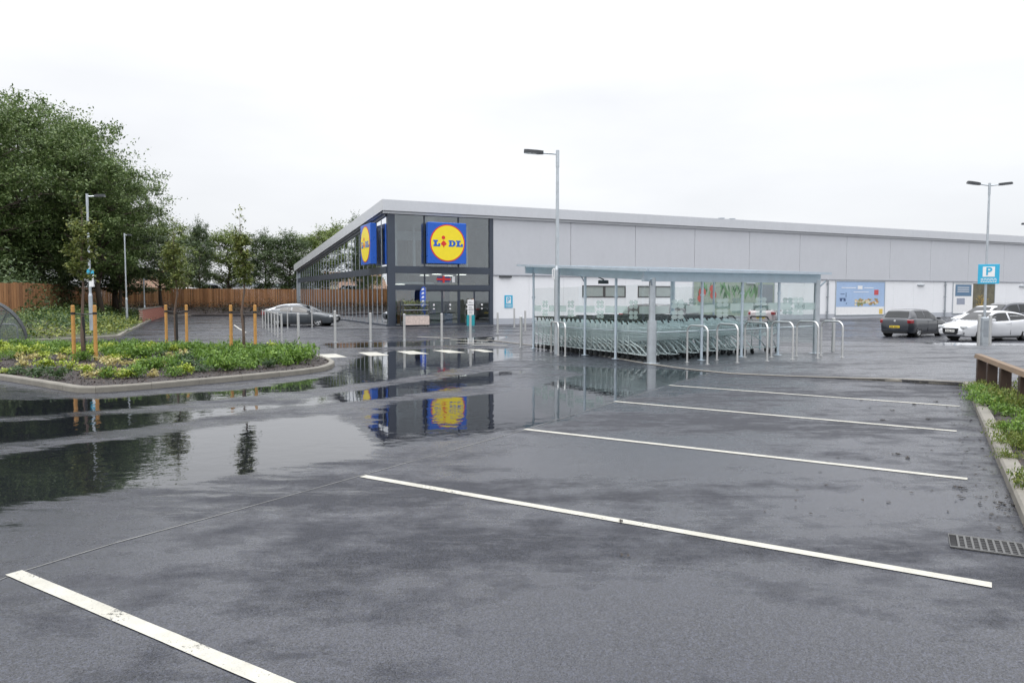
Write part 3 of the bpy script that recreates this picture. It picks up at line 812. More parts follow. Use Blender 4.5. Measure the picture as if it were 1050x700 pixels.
def disc_y(mb, cx, cz, r, y0, y1, n=48):
    mb.prism([(cx + r * math.cos(2 * math.pi * i / n), cz + r * math.sin(2 * math.pi * i / n)) for i in range(n)], y0, y1, XZ())
def logo_sign(loc, rot, label, S=2.62, D=0.42):
    """lightbox built facing -y, its base centre at loc"""
    t = thing('logo_sign', label, 'sign', loc, rot)
    mb = MB(); mb.bev(-S / 2, -D, 0, S / 2, 0, S, 0.03); box = mb.build('sign_case', M['blue'], t)
    c = S / 2
    mb = MB(); disc_y(mb, 0, c, S * 0.455, D + 0.004, D + 0.012); mb.build('red_ring', M['red'], t)
    mb = MB(); disc_y(mb, 0, c, S * 0.428, D + 0.015, D + 0.022); mb.build('yellow_disc', M['yellow'], t)
    y = -D - 0.03
    k = S / 2.72
    def slab_letter(ch, x0):
        mb = MB(); h = 0.42 * k; z0 = c - h / 2 - 0.02
        def b(a, z, a2, z2): mb.box(x0 + a * k, y, z0 + z * h, x0 + a2 * k, y + 0.008, z0 + z2 * h)
        if ch == 'L':
            b(0.07, 0.231, 0.25, 0.769); b(0, 0.77, 0.33, 1.0); b(0, 0, 0.49, 0.23); b(0.36, 0.231, 0.49, 0.48)
        else:
            b(0.06, 0.211, 0.22, 0.789)
            n = 14; out = [(0.0, 1.0)]; inn = []
            for i in range(n + 1):
                a = math.pi / 2 - math.pi * i / n
                out.append((0.26 + 0.25 * math.cos(a), 0.5 + 0.5 * math.sin(a)))
            out += [(0.0, 0.0), (0.0, 0.21)]
            for i in range(n + 1):
                a = -math.pi / 2 + math.pi * i / n
                out.append((0.25 + 0.09 * math.cos(a), 0.5 + 0.29 * math.sin(a)))
            out += [(0.0, 0.79)]
            mb.prism([(x0 + p[0] * k, z0 + p[1] * h) for p in out], -y - 0.008, -y, XZ())
        return mb.build('letter', M['blue'], t)
    slab_letter('L', -1.02 * k); slab_letter('D', 0.06 * k); slab_letter('L', 0.60 * k)
    mb = MB(); mb.prism([(-0.28 * k + 0.21 * k * a, c - 0.05 + 0.27 * k * b_) for a, b_ in ((-1, 0), (-0.62, -0.32), (-0.3, -0.42), (0, -1), (0.3, -0.42), (0.62, -0.32), (1, 0), (0.45, 0.55), (0, 0.8), (-0.45, 0.55))], -y - 0.008, -y, XZ())
    mb.build('letter', M['red'], t)
    mb = MB(); disc_y(mb, -0.30 * k, c + 0.36 * k, 0.125 * k, -y - 0.008, -y, 20); mb.build('letter_dot', M['red'], t)
    mb = MB()
    for x in (-0.9, 0.9): mb.box(x - 0.05, 0.002, 0.3, x + 0.05, 0.16, S - 0.3)
    mb.build('bracket', M['dkgrey'], t)
    return t
x, y = BL(3.78, -0.30); logo_sign((x, y, BA.z + 4.05), BROT, 'square blue sign with a yellow disc above the entrance doors')
x, y = BL(-0.30, 2.75); logo_sign((x, y, BA.z + 4.05), BROT - math.pi / 2, 'square blue sign with a yellow disc on the long glazed side wall')

# --- things at the entrance
def on_front(s, d=0.0): x, y = BL(s, -d); return (x, y, BA.z)
# parking board on the white wall
def p_board(parent, w, h, y=-0.02, inset=None):
    mb = MB(); mb.bev(-w / 2, y, 0, w / 2, y + 0.02, h, 0.01); mb.build('board', M['cyan'], parent)
    mb = MB(); mb.box(-w * 0.28, y - 0.006, h * 0.36, w * 0.28, y - 0.002, h * 0.88); mb.build('white_square', M['white'], parent)
    text('letter', 'P', h * 0.56, M['cyan'], parent, (0, y - 0.012, h * 0.62), 0.003, 0.012 * h)
    mb = MB(); random.seed(5)
    for r_, z in enumerate((0.24, 0.16, 0.08)):
        xx = -w * 0.36
        while xx < w * 0.32:
            l = random.uniform(0.05, 0.14) * w; mb.box(xx, y - 0.004, z * h, min(xx + l, w * 0.38), y - 0.0015, (z + 0.035) * h); xx += l + 0.03 * w
    mb.build('small_print', M['white'], parent)
p = on_front(8.45, 0.028); t = thing('wall_sign', 'small cyan parking notice fixed to the white wall beside the entrance', 'sign', (p[0], p[1], p[2] + 1.15), BROT)
p_board(t, 0.62, 0.86)
# union flag roundel in the light above the doors
p = on_front(3.75, 0.03); t = thing('window_sticker', 'small red, white and blue flag sticker on the glass above the entrance doors', 'sticker', (p[0], p[1], p[2] + 2.8), BROT)
mb = MB(); mb.box(-0.42, -0.006, 0.08, 0.42, -0.002, 0.42); mb.build('flag_field', pm('flag_navy', (0.05, 0.06, 0.2), 0.4), t)
mb = MB(); mb.box(-0.48, -0.012, 0.19, 0.48, -0.008, 0.31); mb.box(-0.07, -0.012, 0.02, 0.07, -0.008, 0.189); mb.box(-0.07, -0.012, 0.311, 0.07, -0.008, 0.48); mb.build('flag_cross', M['red'], t)
mb = MB(); mb.box(0.58, -0.012, 0.05, 0.78, -0.008, 0.45); mb.build('notice', M['white'], t)
# flower trolley
def leaves(mb, c, r, n, size, squash=1.0):
    for _ in range(n):
        d = Vector((random.gauss(0, 1), random.gauss(0, 1), random.gauss(0, 1) * squash)) * r * 0.5
        p = Vector(c) + d
        a = Vector((random.uniform(-1, 1), random.uniform(-1, 1), random.uniform(-0.6, 0.6))).normalized()
        b = a.cross(Vector((random.uniform(-1, 1), random.uniform(-1, 1), random.uniform(-1, 1)))).normalized()
        s = size * random.uniform(0.6, 1.3)
        mb.add([p - a * s, p - b * s * 0.45, p + a * s, p + b * s * 0.45], [(0, 1, 2, 3)])
p = on_front(1.45, 1.0); t = thing('flower_stand', 'wheeled display stand stacked with trays of plants outside the entrance window', 'display stand', p, BROT)
mb = MB()
for x in (-0.85, 0.85):
    for y in (-0.28, 0.28): mb.box(x - 0.03, y - 0.03, 0.1, x + 0.03, y + 0.03, 1.62)
mb.build('frame', M['dkgrey'], t)
for z, d in ((0.28, 0.0), (0.72, 0.05), (1.05, 0.1), (1.38, 0.15)):
    mb = MB(); mb.box(-0.82, -0.30, z, 0.82, 0.27, z + 0.05); mb.build('shelf', M['galv_dark'], t)
pinkm = pm('pink_cartons', (0.58, 0.48, 0.43), 0.6, 0, 0.3, 8); paleg = leafmat('stand_plants', (0.06, 0.10, 0.03), (0.20, 0.25, 0.10), (0.45, 0.42, 0.15))
mb = MB(); mb.bev(-0.84, -0.37, 0.14, 0.84, -0.305, 0.70, 0.01); mb.build('front_panel', pinkm, t)
for z in (0.78, 1.11, 1.44):
    mb = MB()
    for k in range(11): leaves(mb, (-0.75 + k * 0.15, -0.1, z + 0.10), 0.16, 26, 0.05)
    mb.build('foliage', paleg, t)
for x in (-0.75, 0.75):
    for y in (-0.25, 0.25): mb = MB(); mb.cyl((x, y - 0.02, 0.055), (x, y + 0.02, 0.055), 0.055, n=12); mb.build('wheel', M['black'], t)
# feather flag
p = on_front(2.35, 0.55); t = thing('feather_flag', 'narrow blue and white feather flag standing beside the entrance doors', 'flag', p, BROT)
mb = MB(); mb.cyl((0, 0, 0.03), (0, 0, 2.5), 0.014, n=8); mb.build('pole', M['galv'], t)
mb = MB(); mb.cyl((0, 0, 0), (0, 0, 0.05), 0.24, 0.2, n=20); mb.build('base', M['dkgrey'], t)
mb = MB(); out = [(0.02, 0.85), (0.10, 0.72), (0.22, 0.9), (0.34, 1.3), (0.42, 1.8), (0.40, 2.2), (0.28, 2.5), (0.12, 2.56), (0.02, 2.48)]
out = [(-a, z) for a, z in out]
mb.prism(out, -0.006, 0.006, XZ()); mb.build('banner', pm('banner_blue', (0.03, 0.10, 0.50), 0.6, 0, 0.2, 5), t)
mb = MB()
for z in (2.3, 2.05, 1.8, 1.55, 1.3): mb.prism([(-0.30, z), (-0.12, z + 0.05), (-0.14, z + 0.16), (-0.27, z + 0.13)], 0.007, 0.010, XZ())
mb.build('print', M['white'], t)
# notice board on a post
p = on_front(5.3, 0.9); t = thing('notice_stand', 'slim white notice board on a stand with a teal foot by the right-hand door', 'notice stand', p, BROT)
mb = MB(); mb.bev(-0.22, -0.03, 0.72, 0.22, 0.03, 1.72, 0.01); mb.build('board', M['white'], t)
mb = MB(); mb.bev(-0.28, -0.02, 0.03, 0.28, 0.02, 0.718, 0.01); mb.build('foot_panel', M['teal'], t)
mb = MB(); mb.bev(-0.3, -0.2, 0, 0.3, 0.2, 0.028, 0.01); mb.build('base', M['dkgrey'], t)
mb = MB()
for z in (1.05, 1.35): mb.box(-0.19, -0.036, z, 0.19, -0.032, z + 0.04)
for z in (0.8, 0.87, 0.94, 1.15, 1.22, 1.5, 1.57): mb.box(-0.16, -0.036, z, random.uniform(0.02, 0.16), -0.032, z + 0.018)
mb.build('printed_lines', M['dkgrey'], t)
# waste bin just inside the doors
p = on_front(4.25, -0.6); t = thing('basket_stack', 'stack of blue grey shopping baskets just inside the entrance doors', 'shopping baskets', p, BROT)
bm_ = pm('basket_plastic', (0.10, 0.17, 0.30), 0.4)
for k in range(7):
    mb = MB(); z = 0.05 + k * 0.11; M4 = None
    mb.box(-0.25, -0.17, z, 0.25, 0.17, z + 0.02)
    for (a, b_, c, d) in ((-0.28, -0.2, 0.28, -0.18), (-0.28, 0.18, 0.28, 0.2), (-0.28, -0.18, -0.26, 0.18), (0.26, -0.18, 0.28, 0.18)): mb.box(a, b_, z + 0.02, c, d, z + 0.10)
    mb.build('basket', bm_, t)
# people: one figure leaving by the right-hand door
def person(loc, rot, label):
    t = thing('person', label, 'person', loc, rot)
    # joints: name -> (pos, radius)
    J = [(0, 0, 0.95, 0.125), (0, 0.01, 1.12, 0.12), (0, 0.01, 1.32, 0.15), (0, 0, 1.46, 0.075), (0, -0.01, 1.54, 0.055),
         (0.095, 0, 0.90, 0.095), (0.10, -0.10, 0.50, 0.062), (0.10, -0.06, 0.09, 0.042), (0.11, -0.2, 0.04, 0.035),
         (-0.095, 0, 0.90, 0.095), (-0.10, 0.06, 0.50, 0.062), (-0.10, 0.22, 0.10, 0.042), (-0.10, 0.10, 0.04, 0.035),
         (0.19, 0, 1.40, 0.06), (0.24, 0.05, 1.14, 0.045), (0.24, -0.08, 0.92, 0.033),
         (-0.19, 0, 1.40, 0.06), (-0.25, 0.02, 1.14, 0.045), (-0.24, -0.12, 0.93, 0.033)]
    E = [(0, 1), (1, 2), (2, 3), (3, 4), (0, 5), (5, 6), (6, 7), (7, 8), (0, 9), (9, 10), (10, 11), (11, 12), (2, 13), (13, 14), (14, 15), (2, 16), (16, 17), (17, 18)]
    me = bpy.data.meshes.new('body'); me.from_pydata([j[:3] for j in J], E, [])
    ob = link('body', me, t)
    sk = ob.modifiers.new('Skin', 'SKIN'); ss = ob.modifiers.new('Sub', 'SUBSURF'); ss.levels = 1; ss.render_levels = 1
    for i, j in enumerate(J): me.skin_vertices[0].data[i].radius = (j[3], j[3] * 0.85)
    me.skin_vertices[0].data[0].use_root = True
    me.materials.append(pm('dark_clothing', (0.02, 0.022, 0.03), 0.8))
    mb = MB(); bm = bmesh.new(); bmesh.ops.create_uvsphere(bm, u_segments=14, v_segments=10, radius=0.105)
    for v in bm.verts: v.co = Vector((v.co.x * 0.78, v.co.y * 0.95, v.co.z * 1.15)) + Vector((0, -0.02, 1.66)); 
    hm = bpy.data.meshes.new('head'); bm.to_mesh(hm); bm.free(); hm.materials.append(pm('skin', (0.45, 0.27, 0.2), 0.5)); hm.polygons.foreach_set('use_smooth', [True] * len(hm.polygons))
    link('head', hm, t)
    bm = bmesh.new(); bmesh.ops.create_uvsphere(bm, u_segments=14, v_segments=10, radius=0.115)
    for v in bm.verts:
        v.co = Vector((v.co.x * 0.82, v.co.y * 0.95 + 0.02, v.co.z * 1.1)) + Vector((0, -0.01, 1.685))
    bmesh.ops.delete(bm, geom=[v for v in bm.verts if v.co.z < 1.62 or (v.co.y < -0.06 and v.co.z < 1.72)], context='VERTS')
    hm = bpy.data.meshes.new('hair'); bm.to_mesh(hm); bm.free(); hm.materials.append(pm('brown_hair', (0.09, 0.05, 0.02), 0.6))
    link('hair', hm, t)
p = on_front(5.62, 0.45); person(p, BROT + 0.3, 'person in dark clothes standing behind the notice board at the right-hand door')

# --- wall posters
def poster(s0, s1, z0, z1, label, name='wall_poster'):
    p = on_front((s0 + s1) / 2, 0.035); t = thing(name, label, 'poster', (p[0], p[1], p[2] + z0), BROT)
    w, h = s1 - s0, z1 - z0
    mb = MB(); b = 0.07
    for a in ((-w / 2, 0, w / 2, b), (-w / 2, h - b, w / 2, h), (-w / 2, b, -w / 2 + b, h - b), (w / 2 - b, b, w / 2, h - b)): mb.box(a[0], -0.05, a[1], a[2], 0.01, a[3])
    mb.build('frame', M['galv'], t)
    return t, w, h
def rectp(t, name, x0, z0, x1, z1, m, y=-0.02, th=0.004):
    mb = MB(); mb.box(x0, y, z0, x1, y + th, z1); return mb.build(name, m, t)
sky_blue = pm('poster_blue', (0.36, 0.49, 0.70), 0.35, 0, 0.1, 0.6)
t, w, h = poster(39.6, 45.8, 0.28, 3.3, 'large pale blue advertising poster on the white wall left of the grey hatchback')
rectp(t, 'picture', -w / 2 + 0.07, 0.75, w / 2 - 0.07, h - 0.07, sky_blue)
rectp(t, 'white_strip', -w / 2 + 0.07, 0.07, w / 2 - 0.07, 0.748, M['white'])
rectp(t, 'red_label', 1.7, 1.8, 2.25, 2.25, pm('label_red', (0.55, 0.08, 0.09), 0.4), -0.03)
rectp(t, 'headline_box', -0.4, 2.3, 0.2, 2.6, M['white'], -0.03)
mb = MB()
for x0, x1 in ((-2.4, -0.6), (0.4, 1.6)): mb.box(x0, -0.03, 2.38, x1, -0.027, 2.45)
mb.box(-0.9, -0.03, 2.02, 1.0, -0.027, 2.07); mb.build('headline', pm('faint_print', (0.78, 0.8, 0.85), 0.4), t)
mb = MB(); navy = pm('print_navy', (0.05, 0.09, 0.2), 0.5)
for (a, b_, c, d) in ((-2.6, 1.45, -1.9, 1.52), (-2.55, 1.25, -2.3, 1.44), (-2.1, 1.25, -1.85, 1.44), (-1.85, 1.6, -1.78, 2.0), (-1.8, 1.0, -1.7, 1.1), (-2.5, 1.85, -2.0, 1.9)): mb.box(a, -0.03, b_, c, -0.026, d)
mb.build('small_picture', navy, t)
fm = [pm('food_a', (0.62, 0.45, 0.25), 0.5), pm('food_b', (0.45, 0.25, 0.12), 0.5), pm('food_c', (0.75, 0.68, 0.5), 0.5), pm('food_d', (0.28, 0.3, 0.14), 0.5)]
random.seed(3)
for q, m in enumerate(fm):
    mb = MB()
    for _ in range(16):
        x = random.uniform(-0.7, 2.2); z = 1.12 + random.uniform(-0.22, 0.32); r_ = random.uniform(0.06, 0.17)
        mb.prism([(x + r_ * math.cos(a * 0.7), z + r_ * 0.7 * math.sin(a * 0.7)) for a in range(9)], 0.028 + q * 0.002, 0.029 + q * 0.002, XZ())
    mb.build('food_picture', m, t)
rectp(t, 'gold_corner', 2.4, 0.1, 2.85, 0.55, pm('gold', (0.7, 0.5, 0.12), 0.4), -0.03)
t, w, h = poster(55.2, 61.6, 0.28, 3.25, 'blue and white poster with a dark food picture behind the dark estate car')
rectp(t, 'white_field', -w / 2 + 0.07, 0.07, -0.2, h - 0.07, M['white'])
rectp(t, 'blue_block', -w / 2 + 0.35, 1.7, -0.45, 2.8, pm('poster_slate', (0.10, 0.19, 0.30), 0.4), -0.03)
rectp(t, 'picture', -0.19, 0.07, w / 2 - 0.07, h - 0.07, pm('poster_dark', (0.12, 0.11, 0.07), 0.4, 0, 0.8, 1.5))
rectp(t, 'small_picture', -w / 2 + 0.6, 0.9, -1.4, 1.5, pm('poster_grey', (0.3, 0.33, 0.4), 0.4), -0.03)
mb = MB()
for z in (2.5, 2.3, 2.1): mb.box(-2.55, -0.036, z, -0.8, -0.032, z + 0.06)
mb.build('headline', M['white'], t)
mb = MB(); leaves(mb, (1.2, -0.03, 1.2), 0.7, 120, 0.12); 
for i, v in enumerate(mb.v): mb.v[i] = (v[0], -0.04, v[2])
mb.build('food_picture', pm('food_gold', (0.4, 0.28, 0.08), 0.5, 0, 0.6, 4), t)
# vegetable mural behind the trolley shelter
t, w, h = poster(24.2, 32.6, 0.3, 3.3, 'large window picture of red tomatoes and green leaves behind the trolley shelter', 'vegetable_mural')
rectp(t, 'picture_ground', -w / 2 + 0.07, 0.07, w / 2 - 0.07, h - 0.07, pm('mural_ground', (0.30, 0.36, 0.30), 0.4, 0, 0.3, 0.7))
random.seed(8)
gm = [pm('mural_green', (0.03, 0.13, 0.05), 0.4, 0, 0.4, 3), pm('mural_light_green', (0.13, 0.30, 0.13), 0.4, 0, 0.3, 3)]
for q in range(2):
    mb = MB()
    for _ in range(34):
        x = random.uniform(-w / 2 + 0.5, w / 2 - 0.9); z = random.uniform(1.7, h - 0.5); a = random.uniform(0.9, 2.2); L = random.uniform(0.5, 1.1)
        dx, dz = math.cos(a) * L * 0.4, math.sin(a) * L * 0.5; nx, nz = -dz * 0.22, dx * 0.22
        z = min(z, h - 0.12 - abs(dz)); mb.prism([(x - dx, z - dz), (x + nx, z + nz), (x + dx, z + dz), (x - nx, z - nz)], 0.022 + q * 0.004, 0.023 + q * 0.004, XZ())
    mb.build('leaf_picture', gm[q], t)
mb = MB()
for x, z, r_ in ((-3.3, 1.95, 0.36), (-3.45, 1.5, 0.3), (-2.3, 2.25, 0.28), (-2.2, 1.75, 0.32)): disc_y(mb, x, z, r_, 0.033, 0.035, 20)
mb.build('tomato_picture', pm('tomato_red', (0.5, 0.07, 0.05), 0.4, 0, 0.3, 3), t)
mb = MB(); mb.box(2.4, -0.04, 0.07, 4.0, -0.036, 2.6); mb.build('door_leaf', pm('door_grey', (0.22, 0.25, 0.28), 0.4), t)
p = on_front(71.5, 0.03); t = thing('wall_notice', 'small white and blue notice on the white wall near the right edge', 'notice', (p[0], p[1], p[2] + 1.4), BROT)
rectp(t, 'board', -0.6, 0, 0.6, 1.5, M['white']); rectp(t, 'print', -0.3, 0.3, 0.3, 0.8, M['cyan'], -0.03)
# ================================================================== TROLLEY SHELTER
random.seed(21)
SL, SD = 5.75, 6.65
SO = Vector((SC.x, SC.y, pz(SC.x, SC.y)))
def SW(s, t): 
    x, y = SO.x + UX * s - UY * t, SO.y + UY * s + UX * t
    return Vector((x, y, pz(x, y)))
def sz(s, t): return SW(s, t).z - SO.z      # local ground height
T = thing('trolley_shelter', 'steel and glass trolley shelter with a sloping roof in the middle of the car park', 'trolley shelter', SO, BROT)
RZ0, RZ1 = 2.34, 2.70
def rz(t): return lerp(RZ0, RZ1, t / SD)
side_posts = [(0, 1.66), (0, 3.3), (0, 5.0), (0, SD)]
front_posts = [(1.6, 0), (2.97, 0), (4.3, 0)]
for s, t in side_posts + front_posts:
    mb = MB(); z = sz(s, t)
    mb.cyl((s, t, z), (s, t, rz(t) - 0.16), 0.038, n=12); mb.bev(s - 0.08, t - 0.08, z, s + 0.08, t + 0.08, z + 0.012, 0.003)
    for h in (0.9, 1.7): mb.box(s - 0.06, t - 0.015, z + h, s + 0.06, t + 0.015, z + h + 0.05)
    mb.build('post', M['shelter_steel'], T, smooth=True)
for s, t in ((0, 0), (SL, 0), (SL, SD)):
    mb = MB(); z = sz(s, t)
    mb.cyl((s, t, z), (s, t, rz(t) - 0.16), 0.085, n=16); mb.bev(s - 0.15, t - 0.15, z, s + 0.15, t + 0.15, z + 0.015, 0.003)
    if t == 0 and s == 0: mb.cyl((s, t, z), (s, t, z + 1.1), 0.12, n=16)
    mb.build('post', M['galv'] if t == 0 else M['shelter_steel'], T, smooth=True)
def beam(mb, a, b, w, h):
    """rectangular beam between points a and b (top centre line)"""
    a, b = Vector(a), Vector(b); d = (b - a).normalized(); n = Vector((-d.y, d.x, 0)).normalized() * w / 2; u = Vector((0, 0, -h))
    vs = [a - n, a + n, a + n + u, a - n + u, b - n, b + n, b + n + u, b - n + u]
    mb.add(vs, [(0, 1, 2, 3), (7, 6, 5, 4), (1, 0, 4, 5), (2, 1, 5, 6), (3, 2, 6, 7), (0, 3, 7, 4)])
mb = MB()
beam(mb, (-0.3, 0, rz(0) - 0.002), (SL + 0.08, 0, rz(0) - 0.002), 0.09, 0.25)
mb.build('roof_beam', M['shelter_steel'], T)
mb = MB()
beam(mb, (-0.3, SD, rz(SD) - 0.002), (SL + 0.08, SD, rz(SD) - 0.002), 0.09, 0.22)
mb.build('roof_beam', M['shelter_steel'], T)
for s in (0, SL): mb = MB(); beam(mb, (s, 0.046, rz(0) - 0.006), (s, SD - 0.046, rz(SD) - 0.006), 0.07, 0.22); mb.build('roof_beam', M['shelter_steel'], T)
for k in range(1, 6):
    s = SL * k / 6; mb = MB(); beam(mb, (s, 0.046, rz(0) - 0.006), (s, SD - 0.046, rz(SD) - 0.006), 0.05, 0.07); mb.build('rafter', M['shelter_steel'], T)
tt = (-0.35, SD + 0.4)
ss = (-0.38, SL + 0.12)
def roofpane(s0, s1, t0, t1):
    mb = MB(); z = 0.03
    mb.add([(s0, t0, rz(t0) + z), (s1, t0, rz(t0) + z), (s1, t1, rz(t1) + z), (s0, t1, rz(t1) + z), (s0, t0, rz(t0) + z + 0.012), (s1, t0, rz(t0) + z + 0.012), (s1, t1, rz(t1) + z + 0.012), (s0, t1, rz(t1) + z + 0.012)],
           [(3, 2, 1, 0), (4, 5, 6, 7), (0, 1, 5, 4), (1, 2, 6, 5), (2, 3, 7, 6), (3, 0, 4, 7)])
    return mb
M['roof_glass'] = glass('roof_glazing', (0.72, 0.82, 0.84), 1.2, frost=0.2, rough=0.08)
ns = 6
for k in range(ns):
    a = lerp(ss[0], ss[1], k / ns); b = lerp(ss[0], ss[1], (k + 1) / ns)
    roofpane(a + 0.01, b - 0.01, tt[0], tt[1]).build('roof_panel', M['roof_glass'], T)
mb = MB()   # edge channels
beam(mb, (ss[0], tt[0] - 0.03, rz(tt[0]) + 0.07), (ss[1], tt[0] - 0.03, rz(tt[0]) + 0.07), 0.05, 0.07)
beam(mb, (ss[0], tt[1] + 0.03, rz(tt[1]) + 0.07), (ss[1], tt[1] + 0.03, rz(tt[1]) + 0.07), 0.05, 0.07)
beam(mb, (ss[0] - 0.03, tt[0], rz(tt[0]) + 0.07), (ss[0] - 0.03, tt[1], rz(tt[1]) + 0.07), 0.05, 0.07)
beam(mb, (ss[1] + 0.03, tt[0], rz(tt[0]) + 0.07), (ss[1] + 0.03, tt[1], rz(tt[1]) + 0.07), 0.05, 0.07)
mb.build('gutter', M['shelter_steel'], T)
for s, t in ((0, 0), (SL, 0), (0, 3.3)):
    mb = MB(); mb.tube([(s, t, rz(t) - 0.42), (s - 0.16 if s == 0 else s + 0.16, t - 0.16 if t == 0 else t, rz(t) - 0.19)], 0.02, 8); mb.build('brace', M['shelter_steel'], T)
# glazing: clear sheets, each with a frosted band and a pair of frosted four-petal marks
def gpanel(a, b, low=0.30, high=2.02):
    a, b = Vector((*a, 0)), Vector((*b, 0)); d = (b - a); L = d.length; d.normalize()
    za, zb = sz(a.x, a.y), sz(b.x, b.y); L2 = L - 0.10; base = a + d * 0.05
    def P(u, z): q = base + d * u; return (q.x, q.y, lerp(za, zb, u / L) + z)
    mb = MB(); mb.add([P(0, low), P(L2, low), P(L2, high), P(0, high)], [(0, 1, 2, 3)])
    pn = mb.build('glass_panel', M['glass_clear'], T)
    n = Vector((d.y, -d.x, 0)) * 0.004
    def Q(u, z): p = P(u, z); return (p[0] + n.x, p[1] + n.y, p[2])
    mb = MB(); c = L2 / 2
    mb.add([Q(0, 1.26), Q(c - 0.27, 1.26), Q(c - 0.27, 1.46), Q(0, 1.46)], [(0, 1, 2, 3)])
    mb.add([Q(c + 0.27, 1.26), Q(L2, 1.26), Q(L2, 1.46), Q(c + 0.27, 1.46)], [(0, 1, 2, 3)])
    for dz in (1.22, 1.50):
        for su in (-1, 1):
            for k in (-1, 1):
                cx, cz = c + su * 0.10, dz + k * 0.058
                mb.add([Q(cx - 0.11, cz), Q(cx - 0.05, cz - 0.06), Q(cx + 0.08, cz - 0.045), Q(cx + 0.11, cz), Q(cx + 0.05, cz + 0.06), Q(cx - 0.08, cz + 0.045)], [(0, 1, 2, 3, 4, 5)])
    mb.build('frosted_band', M['glass_frost'], pn)
sp_ = [(0, 0)] + side_posts
for a, b in zip(sp_, sp_[1:]): gpanel(a, b)
fp = [(0, 0)] + front_posts + [(SL, 0)]
for a, b in zip(fp[:-1], fp[1:]): gpanel(a, b)
rp = [(SL, 0), (SL, 2.2), (SL, 4.4), (SL, SD)]
for s, t in rp[1:3]:
    mb = MB(); mb.cyl((s, t, sz(s, t)), (s, t, rz(t) - 0.16), 0.038, n=12); mb.build('post', M['shelter_steel'], T, smooth=True)
for a, b in zip(rp, rp[1:]): gpanel(a, b)
mb = MB()   # guard rails
for h in (0.78,):
    mb.tube([(0.06, 0.05, sz(0, 0) + h), (0.06, SD, sz(0, SD) + h)], 0.02, 8)
    mb.tube([(0.05, 0.06, sz(0, 0) + h), (SL, 0.06, sz(SL, 0) + h)], 0.02, 8)
mb.build('guard_rail', M['galv'], T, smooth=True)
mb = MB(); mb.tube([(1.72, 5.0, 2.25), (1.4, 5.0, 2.38), (1.1, 5.0, 2.36)], 0.02, 8); mb.bev(1.55, 4.9, 2.12, 1.85, 5.1, 2.24, 0.02); mb.build('bracket_lamp', M['dkgrey'], T)

# ------------------------------------------------------------------ trolleys
M['wire'] = pm('trolley_wire', (0.56, 0.62, 0.62), 0.4, 0.1, 0.15, 6)
M['wire_dk'] = pm('trolley_chassis', (0.22, 0.29, 0.29), 0.4, 0.4, 0.2, 6)
def basket_mesh():
    mb = MB(); r = 0.0048
    # corner functions: u along length (0 rear .. 1 front), side -1..1
    def top(u, s): return Vector((lerp(-0.36, 0.50, u), s * lerp(0.27, 0.20, u), lerp(0.98, 0.86, u)))
    def bot(u, s): return Vector((lerp(-0.27, 0.42, u), s * lerp(0.23, 0.155, u), lerp(0.50, 0.57, u)))
    def w(a, b, rr=r): mb.cyl(a, b, rr, n=3, caps=False)
    for s in (-1, 1):
        w(top(0, s), top(1, s), 0.008); w(bot(0, s), bot(1, s), 0.006)
        for k in range(11): u = k / 10; w(top(u, s), bot(u, s))
        for k in (1, 2, 3): 
            a = top(0, s).lerp(bot(0, s), k / 4); b = top(1, s).lerp(bot(1, s), k / 4); w(a, b)
    for k in range(7):
        s = -1 + 2 * k / 6
        w(top(1, s), bot(1, s)); w(bot(0, s), bot(1, s)); w(top(0, s) - Vector((0, 0, 0.05)), bot(0, s))
    for k in range(5): u = k / 4; w(bot(u, -1), bot(u, 1))
    w(top(1, -1), top(1, 1), 0.008); w(top(0, -1), top(0, 1), 0.006)
    for k in (1, 2, 3): w(top(1, -1).lerp(bot(1, -1), k / 4), top(1, 1).lerp(bot(1, 1), k / 4))
    return mb.mesh('basket', M['wire'])
def chassis_mesh():
    mb = MB()
    for s in (-1, 1):
        mb.tube([(-0.46, s * 0.25, 1.02), (-0.40, s * 0.255, 0.92), (-0.34, s * 0.26, 0.52), (-0.36, s * 0.265, 0.16)], 0.016, 6)
        mb.tube([(-0.36, s * 0.265, 0.17), (0.38, s * 0.165, 0.15), (0.43, s * 0.16, 0.17)], 0.013, 6)
        mb.tube([(-0.31, s * 0.25, 0.52), (0.10, s * 0.2, 0.36), (0.36, s * 0.165, 0.17)], 0.016, 6)
    mb.tube([(-0.36, -0.26, 0.17), (-0.36, 0.26, 0.17)], 0.011, 6); mb.tube([(0.40, -0.16, 0.16), (0.40, 0.16, 0.16)], 0.011, 6)
    return mb.mesh('chassis', M['wire'], True)
def handle_mesh():
    mb = MB(); mb.tube([(-0.40, -0.26, 0.96), (-0.49, -0.25, 1.05), (-0.51, -0.21, 1.065), (-0.51, 0.21, 1.065), (-0.49, 0.25, 1.05), (-0.40, 0.26, 0.96)], 0.022, 8)
    return mb.mesh('handle', M['black'], True)
def castor_mesh():
    mb = MB(); mb.cyl((0, -0.013, 0.062), (0, 0.013, 0.062), 0.062, n=12)
    mb.box(-0.02, -0.028, 0.05, 0.02, -0.018, 0.15); mb.box(-0.02, 0.018, 0.05, 0.02, 0.028, 0.15); mb.box(-0.025, -0.028, 0.15, 0.025, 0.028, 0.165)
    return mb.mesh('castor', M['black'])
tb, tc, th_, tw = basket_mesh(), chassis_mesh(), handle_mesh(), castor_mesh()
def trolley(loc, rot, label, group):
    t = thing('shopping_trolley', label, 'shopping trolley', loc, rot, group)
    link('basket', tb, t); link('chassis', tc, t); link('handle', th_, t)
    for x, y in ((-0.36, -0.265), (-0.36, 0.265), (0.39, -0.16), (0.39, 0.16)): link('castor', tw, t, (x, y, 0))
    return t
